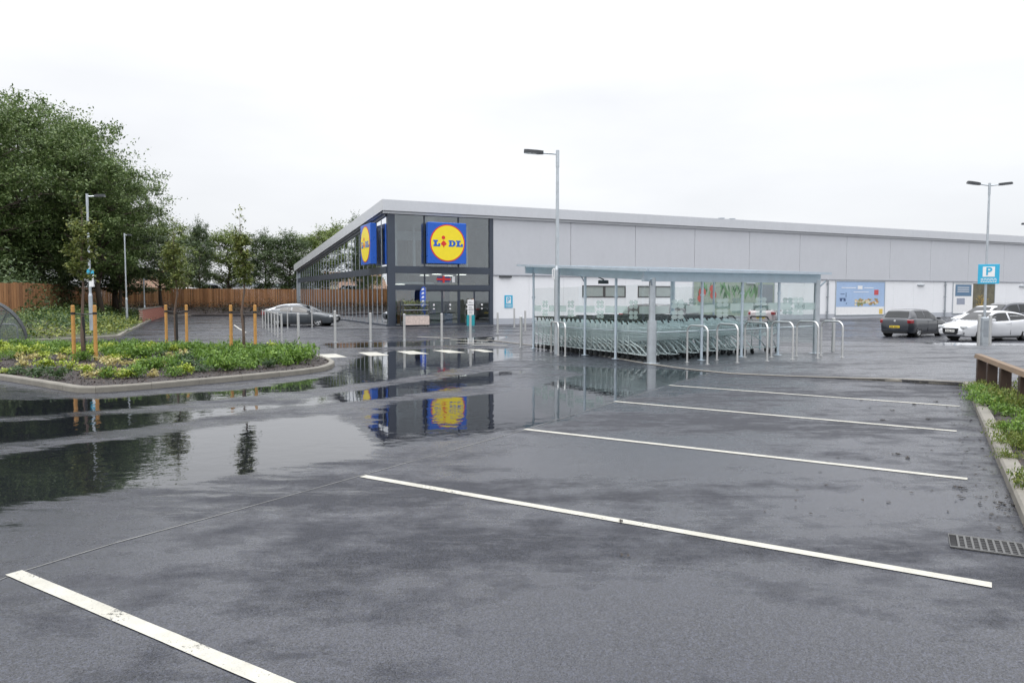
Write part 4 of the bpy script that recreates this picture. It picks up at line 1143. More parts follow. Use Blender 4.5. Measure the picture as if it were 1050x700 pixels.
ROWS = [(0.42, 0.45, 21, 0.28), (1.10, 0.5, 20, 0.28), (1.78, 0.45, 19, 0.28), (2.46, 0.5, 18, 0.28), (3.14, 0.45, 15, 0.28), (3.82, 0.6, 7, 0.28)]
ordw = ['first', 'second', 'third', 'fourth', 'fifth', 'sixth']
for i, (s, t0, n, st) in enumerate(ROWS):
    for k in range(n):
        t = t0 + 0.45 + k * st
        q = SW(s + random.uniform(-0.012, 0.012), t + random.uniform(-0.012, 0.012))
        end = 'nearest trolley of the %s nested row from the left in the shelter' % ordw[i] if k == 0 else ('farthest trolley of the %s nested row from the left in the shelter' % ordw[i] if k == n - 1 else 'pale wire trolley nested inside the %s row from the left under the shelter' % ordw[i])
        trolley(q, BROT - math.pi / 2 + random.uniform(-0.015, 0.015), end, 'shopping trolleys nested in rows in the shelter')
# two loose small trolleys at the right end
q = SW(4.75, 0.95); trolley(q, BROT + 0.4, 'single loose trolley standing crosswise at the right end of the shelter', 'loose shopping trolleys')

# ------------------------------------------------------------------ cycle stands
def stand(pa, pb, label, H=0.96, hf=pz):
    A = Vector((pa[0], pa[1], hf(pa[0], pa[1]))); Bp = Vector((pb[0], pb[1], hf(pb[0], pb[1])))
    ang = math.atan2(Bp.y - A.y, Bp.x - A.x); L = (Bp - A).length
    t = thing('cycle_stand', label, 'cycle stand', A, ang, 'steel hoop cycle stands')
    dz = Bp.z - A.z; r = min(0.17, L * 0.42); pts = [(0, 0, -0.02), (0, 0, H - r)]
    for k in range(1, 9): a = math.pi / 2 * k / 8; pts.append((r - r * math.cos(a), 0, H - r + r * math.sin(a)))
    for k in range(0, 9): a = math.pi / 2 * k / 8; pts.append((L - r + r * math.sin(a), 0, H - r + r * math.cos(a)))
    pts.append((L, 0, dz - 0.02))
    mb = MB(); mb.tube(pts, 0.026, 12); mb.build('hoop', M['stainless'], t, smooth=True, ang=60)
    mb = MB(); mb.cyl((0, 0, 0), (0, 0, 0.008), 0.06, n=16); mb.cyl((L, 0, dz), (L, 0, dz + 0.008), 0.06, n=16); mb.build('floor_flange', M['stainless'], t)
ST = [((704.5, 370), (725.3, 372)), ((735, 369), (756, 371.6)), ((763.5, 367.7), (786.5, 371.3)), ((790.8, 368), (812.6, 370.2)), ((816.5, 366.8), (838.3, 368.8)), ((841.5, 366.2), (863.4, 368))]
sn = ['leftmost of the six steel hoops in front of the shelter', 'second steel hoop from the left in front of the shelter', 'third steel hoop from the left in front of the shelter', 'fourth steel hoop from the left in front of the shelter', 'steel hoop in front of the right corner post of the shelter', 'rightmost steel hoop, beside the lone bollard right of the shelter']
for (a, b), l in zip(ST, sn): stand(site(*a, 0.05), site(*b, 0.05), l)
stand(site(565.3, 361.5), site(572.6, 364.6), 'left hoop of the close pair at the foot of the tall lamp post')
stand(site(571.5, 362.0), site(579.6, 365.4), 'right hoop of the close pair at the foot of the tall lamp post')

# ------------------------------------------------------------------ bollards
def bollard(p, H, label, r=0.05, group='stainless steel bollards', hf=gz):
    t = thing('bollard', label, 'bollard', (p[0], p[1], hf(p[0], p[1])), 0, group)
    mb = MB(); mb.cyl((0, 0, -0.05), (0, 0, H - 0.01), r, n=16); mb.cyl((0, 0, H - 0.01), (0, 0, H), r, r * 0.8, n=16); mb.build('post', M['stainless'], t, smooth=True)
    mb = MB(); mb.cyl((0, 0, 0), (0, 0, 0.01), r * 1.7, n=16); mb.build('base_ring', M['galv'], t)
BO = [((306.2, 352), 1.15, 'steel bollard in front of the dark coupe, left of the crossing'), ((343.8, 351), 1.25, 'steel bollard just right of the dark coupe nose'),
      ((380, 350), 1.15, 'steel bollard in front of the glazed side wall'), ((414.7, 349.4), 1.1, 'steel bollard in front of the flower stand'),
      ((453, 349.2), 1.12, 'steel bollard in front of the sliding entrance doors'), ((482.4, 349), 1.08, 'steel bollard in front of the notice stand'),
      ((510.3, 342.5), 1.08, 'steel bollard at the right edge of the glazed entrance'), ((527.4, 335.6), 1.2, 'short far bollard by the white wall below the cyan notice'),
      ((538.6, 341), 1.15, 'far bollard against the white wall, left of the shelter'), ((534.3, 356), 1.08, 'nearest bollard, at the left corner of the shelter'),
      ((854, 363.6), 1.1, 'lone bollard behind the rightmost hoop'), ]
for p, h, l in BO:
    q = site(*p); bollard(q, h, l)
# hooped barrier rail left of the side wall
t = None
RAILP = [(289, 350.0), (285, 346.5), (281.8, 343.6), (278.6, 341.2), (275.3, 339.2), (272.3, 337.6), (269.5, 336.2)]
pp = [site(*p) for p in RAILP]; o0 = pp[0]
t = thing('barrier_rail', 'low silver post and rail barrier in front of the parked silver cars', 'barrier', o0)
for p in pp:
    mb = MB(); d = p - o0; mb.cyl((d.x, d.y, d.z - 0.05), (d.x, d.y, d.z + 1.12), 0.04, n=12); mb.build('post', M['stainless'], t, smooth=True)
mb = MB(); mb.tube([tuple(p - o0 + Vector((0, 0, 1.05))) for p in pp], 0.022, 8); mb.build('rail', M['stainless'], t, smooth=True)
pp = [site(295, 335.4), site(320, 334.8)]; o0 = site(289, 350)
for i, (p, l) in enumerate(zip([site(295, 337), site(320, 336)], ('thin bollard in front of the door of the dark coupe', 'thin bollard in front of the bonnet of the dark coupe'))): bollard(p, 1.2, l, 0.04)

# ------------------------------------------------------------------ lamp posts
def lamp(p, H, arms, label, hf=gz, r0=0.085, thick=1.3, name='street_lamp'):
    t = thing(name, label, 'street lamp', (p[0], p[1], hf(p[0], p[1])), 0, 'car park lamp posts')
    mb = MB(); mb.cyl((0, 0, -0.1), (0, 0, thick), r0, r0, n=16); mb.cyl((0, 0, thick), (0, 0, thick + 0.12), r0, r0 * 0.66, n=16); mb.cyl((0, 0, thick + 0.12), (0, 0, H), r0 * 0.66, r0 * 0.5, n=16)
    mb.cyl((0, 0, H - 0.45), (0, 0, H + 0.05), r0 * 0.62, n=16)
    mb.build('column', M['galv'], t, smooth=True)
    for a, L, drop in arms:
        c, s = math.cos(a), math.sin(a); d = Vector((c, s, 0)); nrm = Vector((-s, c, 0))
        mb = MB(); mb.tube([(0, 0, H - 0.06), tuple(d * L * 0.5 + Vector((0, 0, H - 0.06 + drop * 0.5)))], 0.028, 8); mb.build('arm', M['galv'], t, smooth=True)
        mb = MB(); Mx = Matrix.Translation(Vector((0, 0, H - 0.06))) @ Matrix.Rotation(a, 4, 'Z') @ Matrix.Rotation(-math.atan2(drop, L), 4, 'Y')
        prof = [(L * 0.42, 0.05), (L * 0.5, 0.10), (L * 0.62, 0.15), (L * 0.9, 0.15), (L * 0.99, 0.10), (L, 0.02)]
        poly = [(x, -y) for x, y in prof] + [(x, y) for x, y in prof[::-1]]
        mb.prism(poly, -0.035, 0.03, Mx); mb.prism([(x, y * 0.6) for x, y in poly], 0.0305, 0.065, Mx)
        hd = mb.build('lamp_head', M['dkgrey'], t)
        mb = MB(); mb.prism([(x, y * 0.75) for x, y in poly if x > L * 0.55], -0.042, -0.0355, Mx); mb.build('lens', M['obscured'] if 'obscured' in M else pm('lamp_lens', (0.5, 0.52, 0.5), 0.2), hd)
    return t
M['obscured'] = pm('lamp_lens', (0.5, 0.52, 0.5), 0.2)
pc = site(571, 362.8); HC = at(570, 156, pc.y).z - gz(pc.x, pc.y)
lc = lamp(pc, HC, [(math.pi - 0.12, 1.02, 0.10)], 'tall lamp post with one dark head left of the trolley shelter', r0=0.085, thick=2.55)
mb = MB(); mb.tube([(-0.10, -0.02, 2.28), (-0.14, -0.02, 2.30), (-0.14, -0.02, 2.56), (-0.08, -0.02, 2.58)], 0.018, 6); mb.box(-0.105, -0.03, 2.26, -0.07, 0.03, 2.6); mb.build('bracket', M['white'], lc)
pr = site(1008.5, 351.5); HR = at(1011, 189, pr.y).z - gz(pr.x, pr.y)
lr = lamp(pr, HR, [(math.pi, 0.98, 0.14), (0, 0.98, 0.10)], 'tall twin-headed lamp post with the cyan parking board, beside the white saloon', r0=0.085, thick=1.0)
zb = at(1011, 291, pr.y).z - gz(pr.x, pr.y); zt = at(1011, 271, pr.y).z - gz(pr.x, pr.y)
ts = thing('parking_sign', 'square cyan parking board with a white P, fixed to the twin-headed lamp post', 'sign', (pr.x + 0.03, pr.y - 0.12, gz(pr.x, pr.y) + zb), -0.35)
p_board(ts, 0.82, zt - zb)
pl = at(94.2, 336, 31.0); gl_ = 0.30; HL = at(90, 200, 31.0).z - gl_
ll = lamp((at(93.6, 330, 31.0).x, 31.0), HL, [(0.05, 0.72, 0.03)], 'slim single-headed lamp post on the planted bank in front of the big trees', hf=lambda x, y: gl_, r0=0.08, thick=1.35)
z0 = at(94, 294, 31).z - gl_; z1 = at(94, 276, 31).z - gl_
ts = thing('lamp_post_sign', 'small notice with a teal top fixed to the lamp post on the left bank', 'sign', (at(95.5, 300, 31).x, 30.86, gl_ + z0), -0.2)
mb = MB(); mb.bev(-0.07, -0.015, 0, 0.13, 0.015, (z1 - z0) * 0.68, 0.004); mb.build('white_panel', M['white'], ts)
mb = MB(); mb.bev(-0.17, -0.02, (z1 - z0) * 0.685, 0.15, 0.015, z1 - z0, 0.004); mb.build('teal_panel', M['cyan'], ts)
y_ = 47.0; zz = 0.25; lamp((at(130, 318, y_).x, y_), at(129.5, 240, y_).z - zz, [(math.pi * 0.5, 0.7, 0.05)], 'plain grey lamp post among the trees behind the left planting', hf=lambda x, y: zz, r0=0.075, thick=1.2)
y_ = 60.0; q = at(148, 309, y_); lamp((q.x, y_), at(147.5, 286, y_).z - 0.3, [(math.pi * 0.5, 0.4, 0.02)], 'short white lamp column on the verge above the brick wall', hf=lambda x, y: 0.3, r0=0.09, thick=0.5)
y_ = 43.0; q = at(1058, 330, y_); lamp((q.x, y_), at(1058, 229, y_).z - gz(q.x, y_), [(math.pi, 0.80, 0.02), (0, 0.8, 0.02)], 'lamp post at the right edge of the picture, only its left head showing')

# post guards at the right lamp
for px, l in ((1003.5, 'left steel guard post at the foot of the parking board'), (1014.5, 'right steel guard post at the foot of the parking board')):
    q = site(px, 352.5); bollard(q, 1.12, l, 0.065, 'guard posts round the lamp post')
q = site(1009, 353.5); t = thing('payment_post', 'squat grey service cabinet between the two guard posts', 'cabinet', q)
mb = MB(); mb.bev(-0.12, -0.08, 0, 0.12, 0.08, 1.02, 0.02); mb.build('cabinet', M['galv'], t)
mb = MB(); mb.bev(-0.09, -0.09, 0.3, 0.09, -0.081, 0.9, 0.004); mb.build('door', M['galv_dark'], t)

# ------------------------------------------------------------------ fences
M['fence'] = None
def fencewood(name, cols):
    m, t, b = mat(name)
    g = t.new('ShaderNodeNewGeometry'); co = t.coord('Object', (6, 6, 0.7)); n = t.noise(co, 3.0, 5, 0.7)
    f = t.math('ADD', t.math('MULTIPLY', g.outputs['Random Per Island'], 0.5), t.math('MULTIPLY', n, 0.5))
    t.link(t.ramp(f, [(0.25, cols[0]), (0.5, cols[1]), (0.78, cols[2])]), b.inputs['Base Color'])
    b.inputs['Roughness'].default_value = 0.65; t.link(t.bump(n, 0.4, 0.01), b.inputs['Normal'])
    return m
M['fence'] = fencewood('fence_boards', ((0.15, 0.066, 0.025), (0.26, 0.120, 0.048), (0.37, 0.19, 0.082)))
def fence(pts, zb, zt, label):
    """close-boarded fence along points, base and top heights given at each"""
    o = Vector((pts[0][0], pts[0][1], zb[0]))
    t = thing('board_fence', label, 'fence', o)
    for i in range(len(pts) - 1):
        a, b = Vector((*pts[i], 0)), Vector((*pts[i + 1], 0)); L = (b - a).length; d = (b - a).normalized(); nrm = Vector((d.y, -d.x, 0))
        nb = max(1, int(L / 2.4)); mb = MB(); w = 0.115; k = 0
        n = int(L / w)
        for k in range(n):
            u = k * w; f = u / L; z0 = lerp(zb[i], zb[i + 1], f) - o.z; z1 = lerp(zt[i], zt[i + 1], f) - o.z + random.uniform(-0.008, 0.008)
            p = a + d * (u + 0.004) - Vector((o.x, o.y, 0)); q = a + d * (u + w - 0.004) - Vector((o.x, o.y, 0)); y = nrm * (0.012 * (k % 2)); e = nrm * 0.018
            vs = [p + y, q + y, q + y + e, p + y + e]; vs = [v + Vector((0, 0, z0)) for v in vs] + [v + Vector((0, 0, z1)) for v in vs]
            mb.add(vs, [(3, 2, 1, 0), (4, 5, 6, 7), (0, 1, 5, 4), (1, 2, 6, 5), (2, 3, 7, 6), (3, 0, 4, 7)])
        mb.build('fence_boards', M['fence'], t)
        np_ = max(1, int(round(L / 2.4)))
        for k in range(np_ + 1):
            f = k / np_; p = a + d * (L * f) - nrm * 0.07 - Vector((o.x, o.y, 0)); z0 = lerp(zb[i], zb[i + 1], f) - o.z; z1 = lerp(zt[i], zt[i + 1], f) - o.z + 0.03
            mb = MB(); mb.box(p.x - 0.05, p.y - 0.05, z0 - 0.1, p.x + 0.05, p.y + 0.05, z1); mb.build('fence_post', M['fence'], t)
    return t
fence([(-30.8, 31.0), (-25.7, 38.4), (-43.0, 73.3)], [0.30, 0.42, 0.62], [2.22, 2.33, 2.75], 'tall brown board fence on the left, turning back behind the planted bank')
fence([(-43.0, 73.4), (-36.2, 76.6), (-20.5, 78.9), (-12, 80)], [0.62, 0.55, 0.55, 0.5], [2.6, 2.50, 2.42, 2.4], 'orange brown board fence across the far end of the car park')
# low brick wall
def brickmat():
    m, t, b = mat('red_brick')
    br = t.new('ShaderNodeTexBrick'); br.inputs['Scale'].default_value = 1.0
    br.inputs['Color1'].default_value = (0.36, 0.09, 0.05, 1); br.inputs['Color2'].default_value = (0.26, 0.07, 0.04, 1); br.inputs['Mortar'].default_value = (0.35, 0.30, 0.26, 1)
    br.inputs['Brick Width'].default_value = 0.225; br.inputs['Row Height'].default_value = 0.075; br.inputs['Mortar Size'].default_value = 0.006
    mp = t.new('ShaderNodeMapping'); mp.inputs['Rotation'].default_value = (R(90), 0, 0); t.link(t.coord('Object'), mp.inputs[0]); t.link(mp.outputs[0], br.inputs['Vector'])
    t.link(br.outputs['Color'], b.inputs['Base Color']); b.inputs['Roughness'].default_value = 0.8
    return m
M['brick'] = brickmat()
a = site(149, 331.5); b_ = site(171, 324.2)
d = (b_ - a); L = math.hypot(d.x, d.y)
t = thing('brick_wall', 'low red brick retaining wall at the end of the left bank', 'wall', (a.x, a.y, gz(a.x, a.y)), math.atan2(d.y, d.x))
mb = MB(); mb.box(0, 0.15, 0, L, 0.4, 0.98); mb.build('brickwork', M['brick'], t)
mb = MB(); mb.box(-0.03, 0.12, 0.982, L + 0.03, 0.43, 1.04); mb.build('coping', M['kerb'], t)

# ------------------------------------------------------------------ timber knee rail on the right
k0 = Vector((8.80, 13.90)); kd = Vector((-0.402, -0.915)); kn = Vector((0.915, -0.402))
def KP(u): p = k0 + kd * u; return Vector((p.x, p.y, gz(p.x, p.y)))
o = KP(0.35)
t = thing('knee_rail', 'low weathered timber knee rail on dark square posts at the right edge', 'knee rail', o, math.atan2(kd.y, kd.x))
TOP = 0.60
for u in (0.35, 1.35, 2.45, 3.8, 5.2, 6.6):
    d = KP(u); x = u - 0.35; z = d.z - o.z
    mb = MB(); mb.bev(x - 0.075, -0.075, z - 0.15, x + 0.075, 0.075, z + TOP - 0.071, 0.008); mb.build('post', M['postwood'], t)
e = KP(7.0); zl = e.z - o.z
mb = MB(); n = 14
for k in range(n):
    xa, xb = -0.40 + 7.0 * k / n, -0.40 + 7.0 * (k + 1) / n; za, zb_ = zl * xa / 6.65, zl * xb / 6.65
    if k % 7 == 0: xa += 0.004
    mb.add([(xa, -0.07, za + TOP - 0.07), (xa, 0.07, za + TOP - 0.07), (xa, 0.05, za + TOP), (xa, -0.05, za + TOP), (xb, -0.07, zb_ + TOP - 0.07), (xb, 0.07, zb_ + TOP - 0.07), (xb, 0.05, zb_ + TOP), (xb, -0.05, zb_ + TOP)],
           [(0, 1, 5, 4), (1, 2, 6, 5), (2, 3, 7, 6), (3, 0, 4, 7)] + ([(3, 2, 1, 0)] if k == 0 else []) + ([(4, 5, 6, 7)] if k == n - 1 else []))
mb.build('rail', M['railwood'], t)

# ------------------------------------------------------------------ drain
g0, g1 = site(972, 548), site(974.5, 569.5); gx = site(1050, 558)
ang = math.atan2(gx.y - g0.y, gx.x - g0.x)
t = thing('drain_grate', 'cast iron drain grate set in the asphalt at the lower right', 'drain', (g0.x, g0.y, gz(g0.x, g0.y)), ang)
WG, DG = 0.50, 0.30
mb = MB(); mb.box(0, -DG, 0.003, WG, 0, 0.0045); mb.build('dark_gully', pm('gully_dark', (0.004, 0.004, 0.005), 0.8), t)
M['iron'] = pm('cast_iron', (0.085, 0.085, 0.083), 0.6, 0.0, 0.3, 20, 0.3, 100)
mb = MB()
for a in ((0, -DG, WG, -DG + 0.02), (0, -0.02, WG, 0), (0.0, -DG + 0.02, 0.004, -0.02), (WG - 0.02, -DG + 0.02, WG, -0.02)): mb.box(a[0], a[1], 0.005, a[2], a[3], 0.012)
nc = 11
for k in range(nc):
    x = 0.045 + k * 0.0405; mb.box(x, -DG + 0.0201, 0.005, x + 0.0129, -0.0201, 0.0118)
    if k < nc - 1:
        for q in range(7):
            y = -DG + 0.035 + q * 0.037 + (0.004 if k % 2 else 0); mb.add([(x + 0.0131, y, 0.0112), (x + 0.0404, y + 0.012, 0.0112), (x + 0.0404, y + 0.0195, 0.0112), (x + 0.0131, y + 0.0075, 0.0112)], [(0, 1, 2, 3)])
mb.build('grate', M['iron'], t)

# fallen leaves and bark pieces by the right kerb
mb = MB(); random.seed(31)
for _ in range(520):
    i = random.randrange(0, 6); u = random.random(); p = Vector((*RK[i], 0)).lerp(Vector((*RK[i + 1], 0)), u); d = abs(random.gauss(0, 0.16)) if random.random() < 0.8 else random.uniform(0, 1.8)
    x, y = p.x - 0.03 - d, p.y + random.uniform(-0.2, 0.2); s = random.uniform(0.006, 0.022) * (1.3 if random.random() < 0.2 else 1); a = random.uniform(0, 6.28)
    if y > RK[0][1] - 0.1: continue
    z = gz(x, y) + 0.005; c, q = math.cos(a) * s, math.sin(a) * s
    mb.add([(x - c, y - q, z), (x + q * 0.5, y - c * 0.5, z + s * random.uniform(0, 0.5)), (x + c, y + q, z + 0.002), (x - q * 0.5, y + c * 0.5, z + s * random.uniform(0, 0.4))], [(0, 1, 2, 3)])
for px, py in ((918, 466), (931, 469.5), (915, 421), (905, 431), (953, 430), (960, 412), (936, 415), (982, 500), (1026, 517), (640, 570), (640, 535)):
    p = site(px, py); s = 0.02 if py > 520 else 0.03
    for q in range(3):
        a = random.uniform(0, 6.28); c, e = math.cos(a) * s, math.sin(a) * s; x, y = p.x + random.uniform(-0.03, 0.03), p.y + random.uniform(-0.03, 0.03); z = p.z + 0.006
        mb.add([(x - c, y - e, z), (x + e * 0.5, y - c * 0.5, z + 0.012), (x + c, y + e, z), (x - e * 0.5, y + c * 0.5, z + 0.01)], [(0, 1, 2, 3)])
tag(mb.build('fallen_leaves', pm('dark_leaf_litter', (0.022, 0.016, 0.012), 0.6, 0, 0.6, 12)), 'dark wet leaf litter and bark scraps on the asphalt beside the right-hand kerb', 'leaf litter', kind='stuff')

# ------------------------------------------------------------------ curved cycle cover at the left edge
q = site(28.5, 355.5); RR = 1.62
c0 = (q.x - (RR + 0.03) * UX, q.y - (RR + 0.03) * UY)
t = thing('cycle_shelter', 'low domed cycle cover of smoky plastic sheet on a dark frame at the left edge', 'cycle shelter', (c0[0], c0[1], gz(*c0)), BROT + 0.13)
arc = [(RR * math.cos(a), RR * 1.07 * math.sin(a)) for a in [math.pi * k / 20 for k in range(21)]]
DPT = 2.6
mb = MB(); vs = [(x, 0, z) for x, z in arc] + [(x, DPT, z) for x, z in arc]
mb.add(vs, [(i, i + 1, 22 + i, 21 + i) for i in range(20)]); mb.build('curved_sheet', M['glass_tint'], t)
mb = MB(); mb.add([(x * 0.995, 0.02, z * 0.995) for x, z in arc], [tuple(range(21))]); mb.build('end_sheet', M['glass_tint'], t)
for y in (0, 1.3, DPT):
    mb = MB(); mb.tube([(x, y, z) for x, z in arc], 0.028, 8); mb.build('hoop_frame', M['dkgrey'], t, smooth=True)
mb = MB()
for a in (35, 90, 145):
    x, z = RR * math.cos(R(a)), RR * 1.07 * math.sin(R(a)); mb.tube([(x, 0, z), (x, DPT, z)], 0.02, 6)
mb.tube([(RR * math.cos(R(48)), 0.0, RR * 1.07 * math.sin(R(48))), (-RR * math.cos(R(48)), 0, RR * 1.07 * math.sin(R(48)))], 0.018, 6)
mb.tube([(RR * math.cos(R(48)), 0.0, RR * 1.07 * math.sin(R(48))), (0.55, 0, 0.05)], 0.018, 6)
mb.tube([(-RR, 0, 0.2), (RR, 0, 0.2)], 0.018, 6)
mb.build('brace', M['dkgrey'], t, smooth=True)
stand((c0[0] + 0.45, c0[1] + 0.8), (c0[0] + 1.05, c0[1] + 0.85), 'dark hoop inside the domed cycle cover at the left edge', 0.8, gz)
# ================================================================== CARS
def spl(pts, x):
    """smooth interpolation through (x, value) pairs"""
    if x <= pts[0][0]: return pts[0][1]
    if x >= pts[-1][0]: return pts[-1][1]
    for i in range(len(pts) - 1):
        if x <= pts[i + 1][0]:
            x0, y0 = pts[i]; x1, y1 = pts[i + 1]; t = (x - x0) / (x1 - x0)
            m0 = (pts[i + 1][1] - pts[i - 1][1]) / (pts[i + 1][0] - pts[i - 1][0]) if i else (y1 - y0) / (x1 - x0)
            m1 = (pts[i + 2][1] - pts[i][1]) / (pts[i + 2][0] - pts[i][0]) if i + 2 < len(pts) else (y1 - y0) / (x1 - x0)
            h = x1 - x0; t2, t3 = t * t, t * t * t
            return (2 * t3 - 3 * t2 + 1) * y0 + (t3 - 2 * t2 + t) * h * m0 + (-2 * t3 + 3 * t2) * y1 + (t3 - t2) * h * m1
def lin(pts, x):
    if x <= pts[0][0]: return pts[0][1]
    for (x0, y0), (x1, y1) in zip(pts, pts[1:]):
        if x <= x1: return y0 + (y1 - y0) * (x - x0) / (x1 - x0)
    return pts[-1][1]
KIND = {
 # x from rear (negative) to front (positive); all fractions of real metres
 'hatch': dict(L=4.26, W=1.79, wb=2.62, belt=[(-2.13, 0.86), (-2.08, 0.95), (-1.9, 0.98), (-0.5, 0.95), (0.75, 0.93), (0.98, 0.95), (1.5, 0.87), (1.9, 0.76), (2.06, 0.64), (2.13, 0.52)],
      roof=[(-2.04, 0.98), (-1.90, 1.14), (-1.70, 1.36), (-1.45, 1.435), (-0.9, 1.465), (-0.2, 1.46), (0.25, 1.42), (0.62, 1.22), (1.02, 0.95)], win=[(-1.36, -0.55), (-0.46, 0.72)], wt=1.22),
 'saloon': dict(L=4.46, W=1.80, wb=2.64, belt=[(-2.23, 0.84), (-2.16, 0.98), (-1.95, 1.03), (-1.4, 1.02), (-0.4, 0.95), (0.75, 0.91), (1.0, 0.93), (1.5, 0.86), (1.95, 0.74), (2.13, 0.63), (2.23, 0.50)],
      roof=[(-1.92, 1.03), (-1.5, 1.17), (-1.05, 1.33), (-0.5, 1.41), (0.0, 1.42), (0.3, 1.38), (0.68, 1.19), (1.08, 0.93)], win=[(-1.30, -0.40), (-0.30, 0.80)], wt=1.0),
 'coupe': dict(L=4.62, W=1.85, wb=2.75, belt=[(-2.31, 0.82), (-2.24, 0.93), (-1.9, 1.0), (-0.5, 0.92), (0.8, 0.87), (1.05, 0.89), (1.6, 0.82), (2.05, 0.70), (2.25, 0.56), (2.31, 0.5)],
      roof=[(-1.95, 1.0), (-1.4, 1.17), (-0.9, 1.31), (-0.3, 1.37), (0.1, 1.36), (0.55, 1.22), (1.12, 0.90)], win=[(-1.15, -0.45), (-0.35, 0.85)], wt=0.95),
 'estate': dict(L=4.75, W=1.86, wb=2.8, belt=[(-2.37, 0.9), (-2.3, 1.05), (-2.1, 1.09), (-0.5, 1.06), (0.85, 1.02), (1.05, 1.05), (1.6, 1.0), (2.15, 0.88), (2.32, 0.7), (2.37, 0.55)],
      roof=[(-2.26, 1.10), (-2.15, 1.3), (-1.9, 1.56), (-1.5, 1.62), (-0.5, 1.66), (0.1, 1.64), (0.4, 1.58), (0.75, 1.38), (1.2, 1.05)], win=[(-1.95, -1.2), (-1.1, -0.25), (-0.15, 0.85)], wt=1.4),
}
def car_body(k):
    d = KIND[k]; L, Wd = d['L'], d['W']; h = L / 2; N = 64
    def wid(x):
        f = max(0, (abs(x) - h + 0.55) / 0.55); return Wd / 2 * (1 - 0.20 * f ** 2.2) * (1 - 0.02 * (x / h) ** 2)
    mb = MB(); rings = []
    for i in range(N + 1):
        u = i / N; x = -h * math.cos(math.pi * u) if False else lerp(-h, h, 0.5 - 0.5 * math.cos(math.pi * u) * (0.55 + 0.45 * abs(math.cos(math.pi * u))))
        w = wid(x); b = spl(d['belt'], x); ef = max(0, (abs(x) - h + 0.22) / 0.22); z0 = 0.20 + 0.12 * ef ** 2
        mh = lerp(0.62, 0.55, ef); sh = 0.0
        prof = [(0, z0), (w * 0.80, z0), (w * 0.94, z0 + 0.035), (w * 0.975, z0 + 0.11), (w * 0.985, 0.44), (w * 1.0, 0.58), (w * 0.995, lerp(0.58, b, 0.55)), (w * 0.975, b - 0.055), (w * 0.945, b - 0.015), (w * 0.88, b + 0.006), (w * 0.55, b + 0.030), (0, b + 0.038)]
        prof = [(y, min(z, b + 0.038) if z < b else z) for y, z in prof]
        rings.append([(x, -y, z) for y, z in prof] + [(x, y, z) for y, z in prof[-2:0:-1]])
    n = len(rings[0]); vs = [p for r in rings for p in r]
    fs = [(i * n + j, (i + 1) * n + j, (i + 1) * n + (j + 1) % n, i * n + (j + 1) % n) for i in range(N) for j in range(n)]
    fs += [tuple(range(n)), tuple(N * n + j for j in range(n - 1, -1, -1))]
    mb.add(vs, fs)
    return mb, wid
def car_cabin(k, wid):
    d = KIND[k]; rf = d['roof']; x0, x1 = rf[0][0], rf[-1][0]; N = 48
    def sec(x):
        b = spl(d['belt'], x); z = max(spl(rf, x), b + 0.001); wb = wid(x) * 0.925
        f = clamp((z - b) / 0.45); wr = lerp(wb, wid(x) * 0.67, f)
        return b, z, wb, wr
    mb = MB(); rings = []
    for i in range(N + 1):
        x = lerp(x0, x1, i / N); b, z, wb, wr = sec(x)
        q = min(0.05, (z - b) * 0.4)
        prof = [(wb, b - 0.04), (wb, b), (lerp(wb, wr, 0.5), lerp(b, z, 0.5)), (wr * 1.0, z - q), (wr * 0.94, z - q * 0.35), (wr * 0.75, z), (0, z + 0.015 * clamp((z - b) * 5))]
        rings.append([(x, -y, zz) for y, zz in prof] + [(x, y, zz) for y, zz in prof[-2::-1]])
    n = len(rings[0])
    mb.add([p for r in rings for p in r], [(i * n + j, (i + 1) * n + j, (i + 1) * n + j + 1, i * n + j + 1) for i in range(N) for j in range(n - 1)] + [tuple(range(n)), tuple(N * n + j for j in range(n - 1, -1, -1))])
    return mb, sec
def carpaint(name, c, metal=0.3):
    m, t, b = mat(name); b.inputs['Base Color'].default_value = (*c, 1)
    n = t.noise(t.coord('Object'), 2.0, 4)
    t.link(t.ramp(n, [(0.3, tuple(x * 0.93 for x in c)), (0.7, c)]), b.inputs['Base Color'])
    b.inputs['Metallic'].default_value = metal; t.link(t.ramp(n, [(0.3, 0.28), (0.7, 0.36)]), b.inputs['Roughness'])
    b.inputs['Coat Weight'].default_value = 1.0; b.inputs['Coat Roughness'].default_value = 0.03
    return m
M['lens_red'] = pm('tail_lens', (0.22, 0.008, 0.012), 0.12, 0, 0.1, 10, coat=1)
M['lens_clear'] = pm('head_lens', (0.55, 0.57, 0.58), 0.1, 0.3, 0.2, 20, coat=1)
M['alloy'] = pm('alloy', (0.62, 0.63, 0.64), 0.35, 0.4, 0.1, 8)
M['plate_y'] = pm('plate_yellow', (0.75, 0.55, 0.05), 0.4); M['plate_w'] = pm('plate_white', (0.75, 0.75, 0.72), 0.4)
M['glass_dark'] = pm('dark_car_glass', (0.008, 0.010, 0.011), 0.03, 0, 0.1, 2, spec=0.45)
M['cabin'] = pm('cabin_trim', (0.03, 0.03, 0.032), 0.7)
WH = None
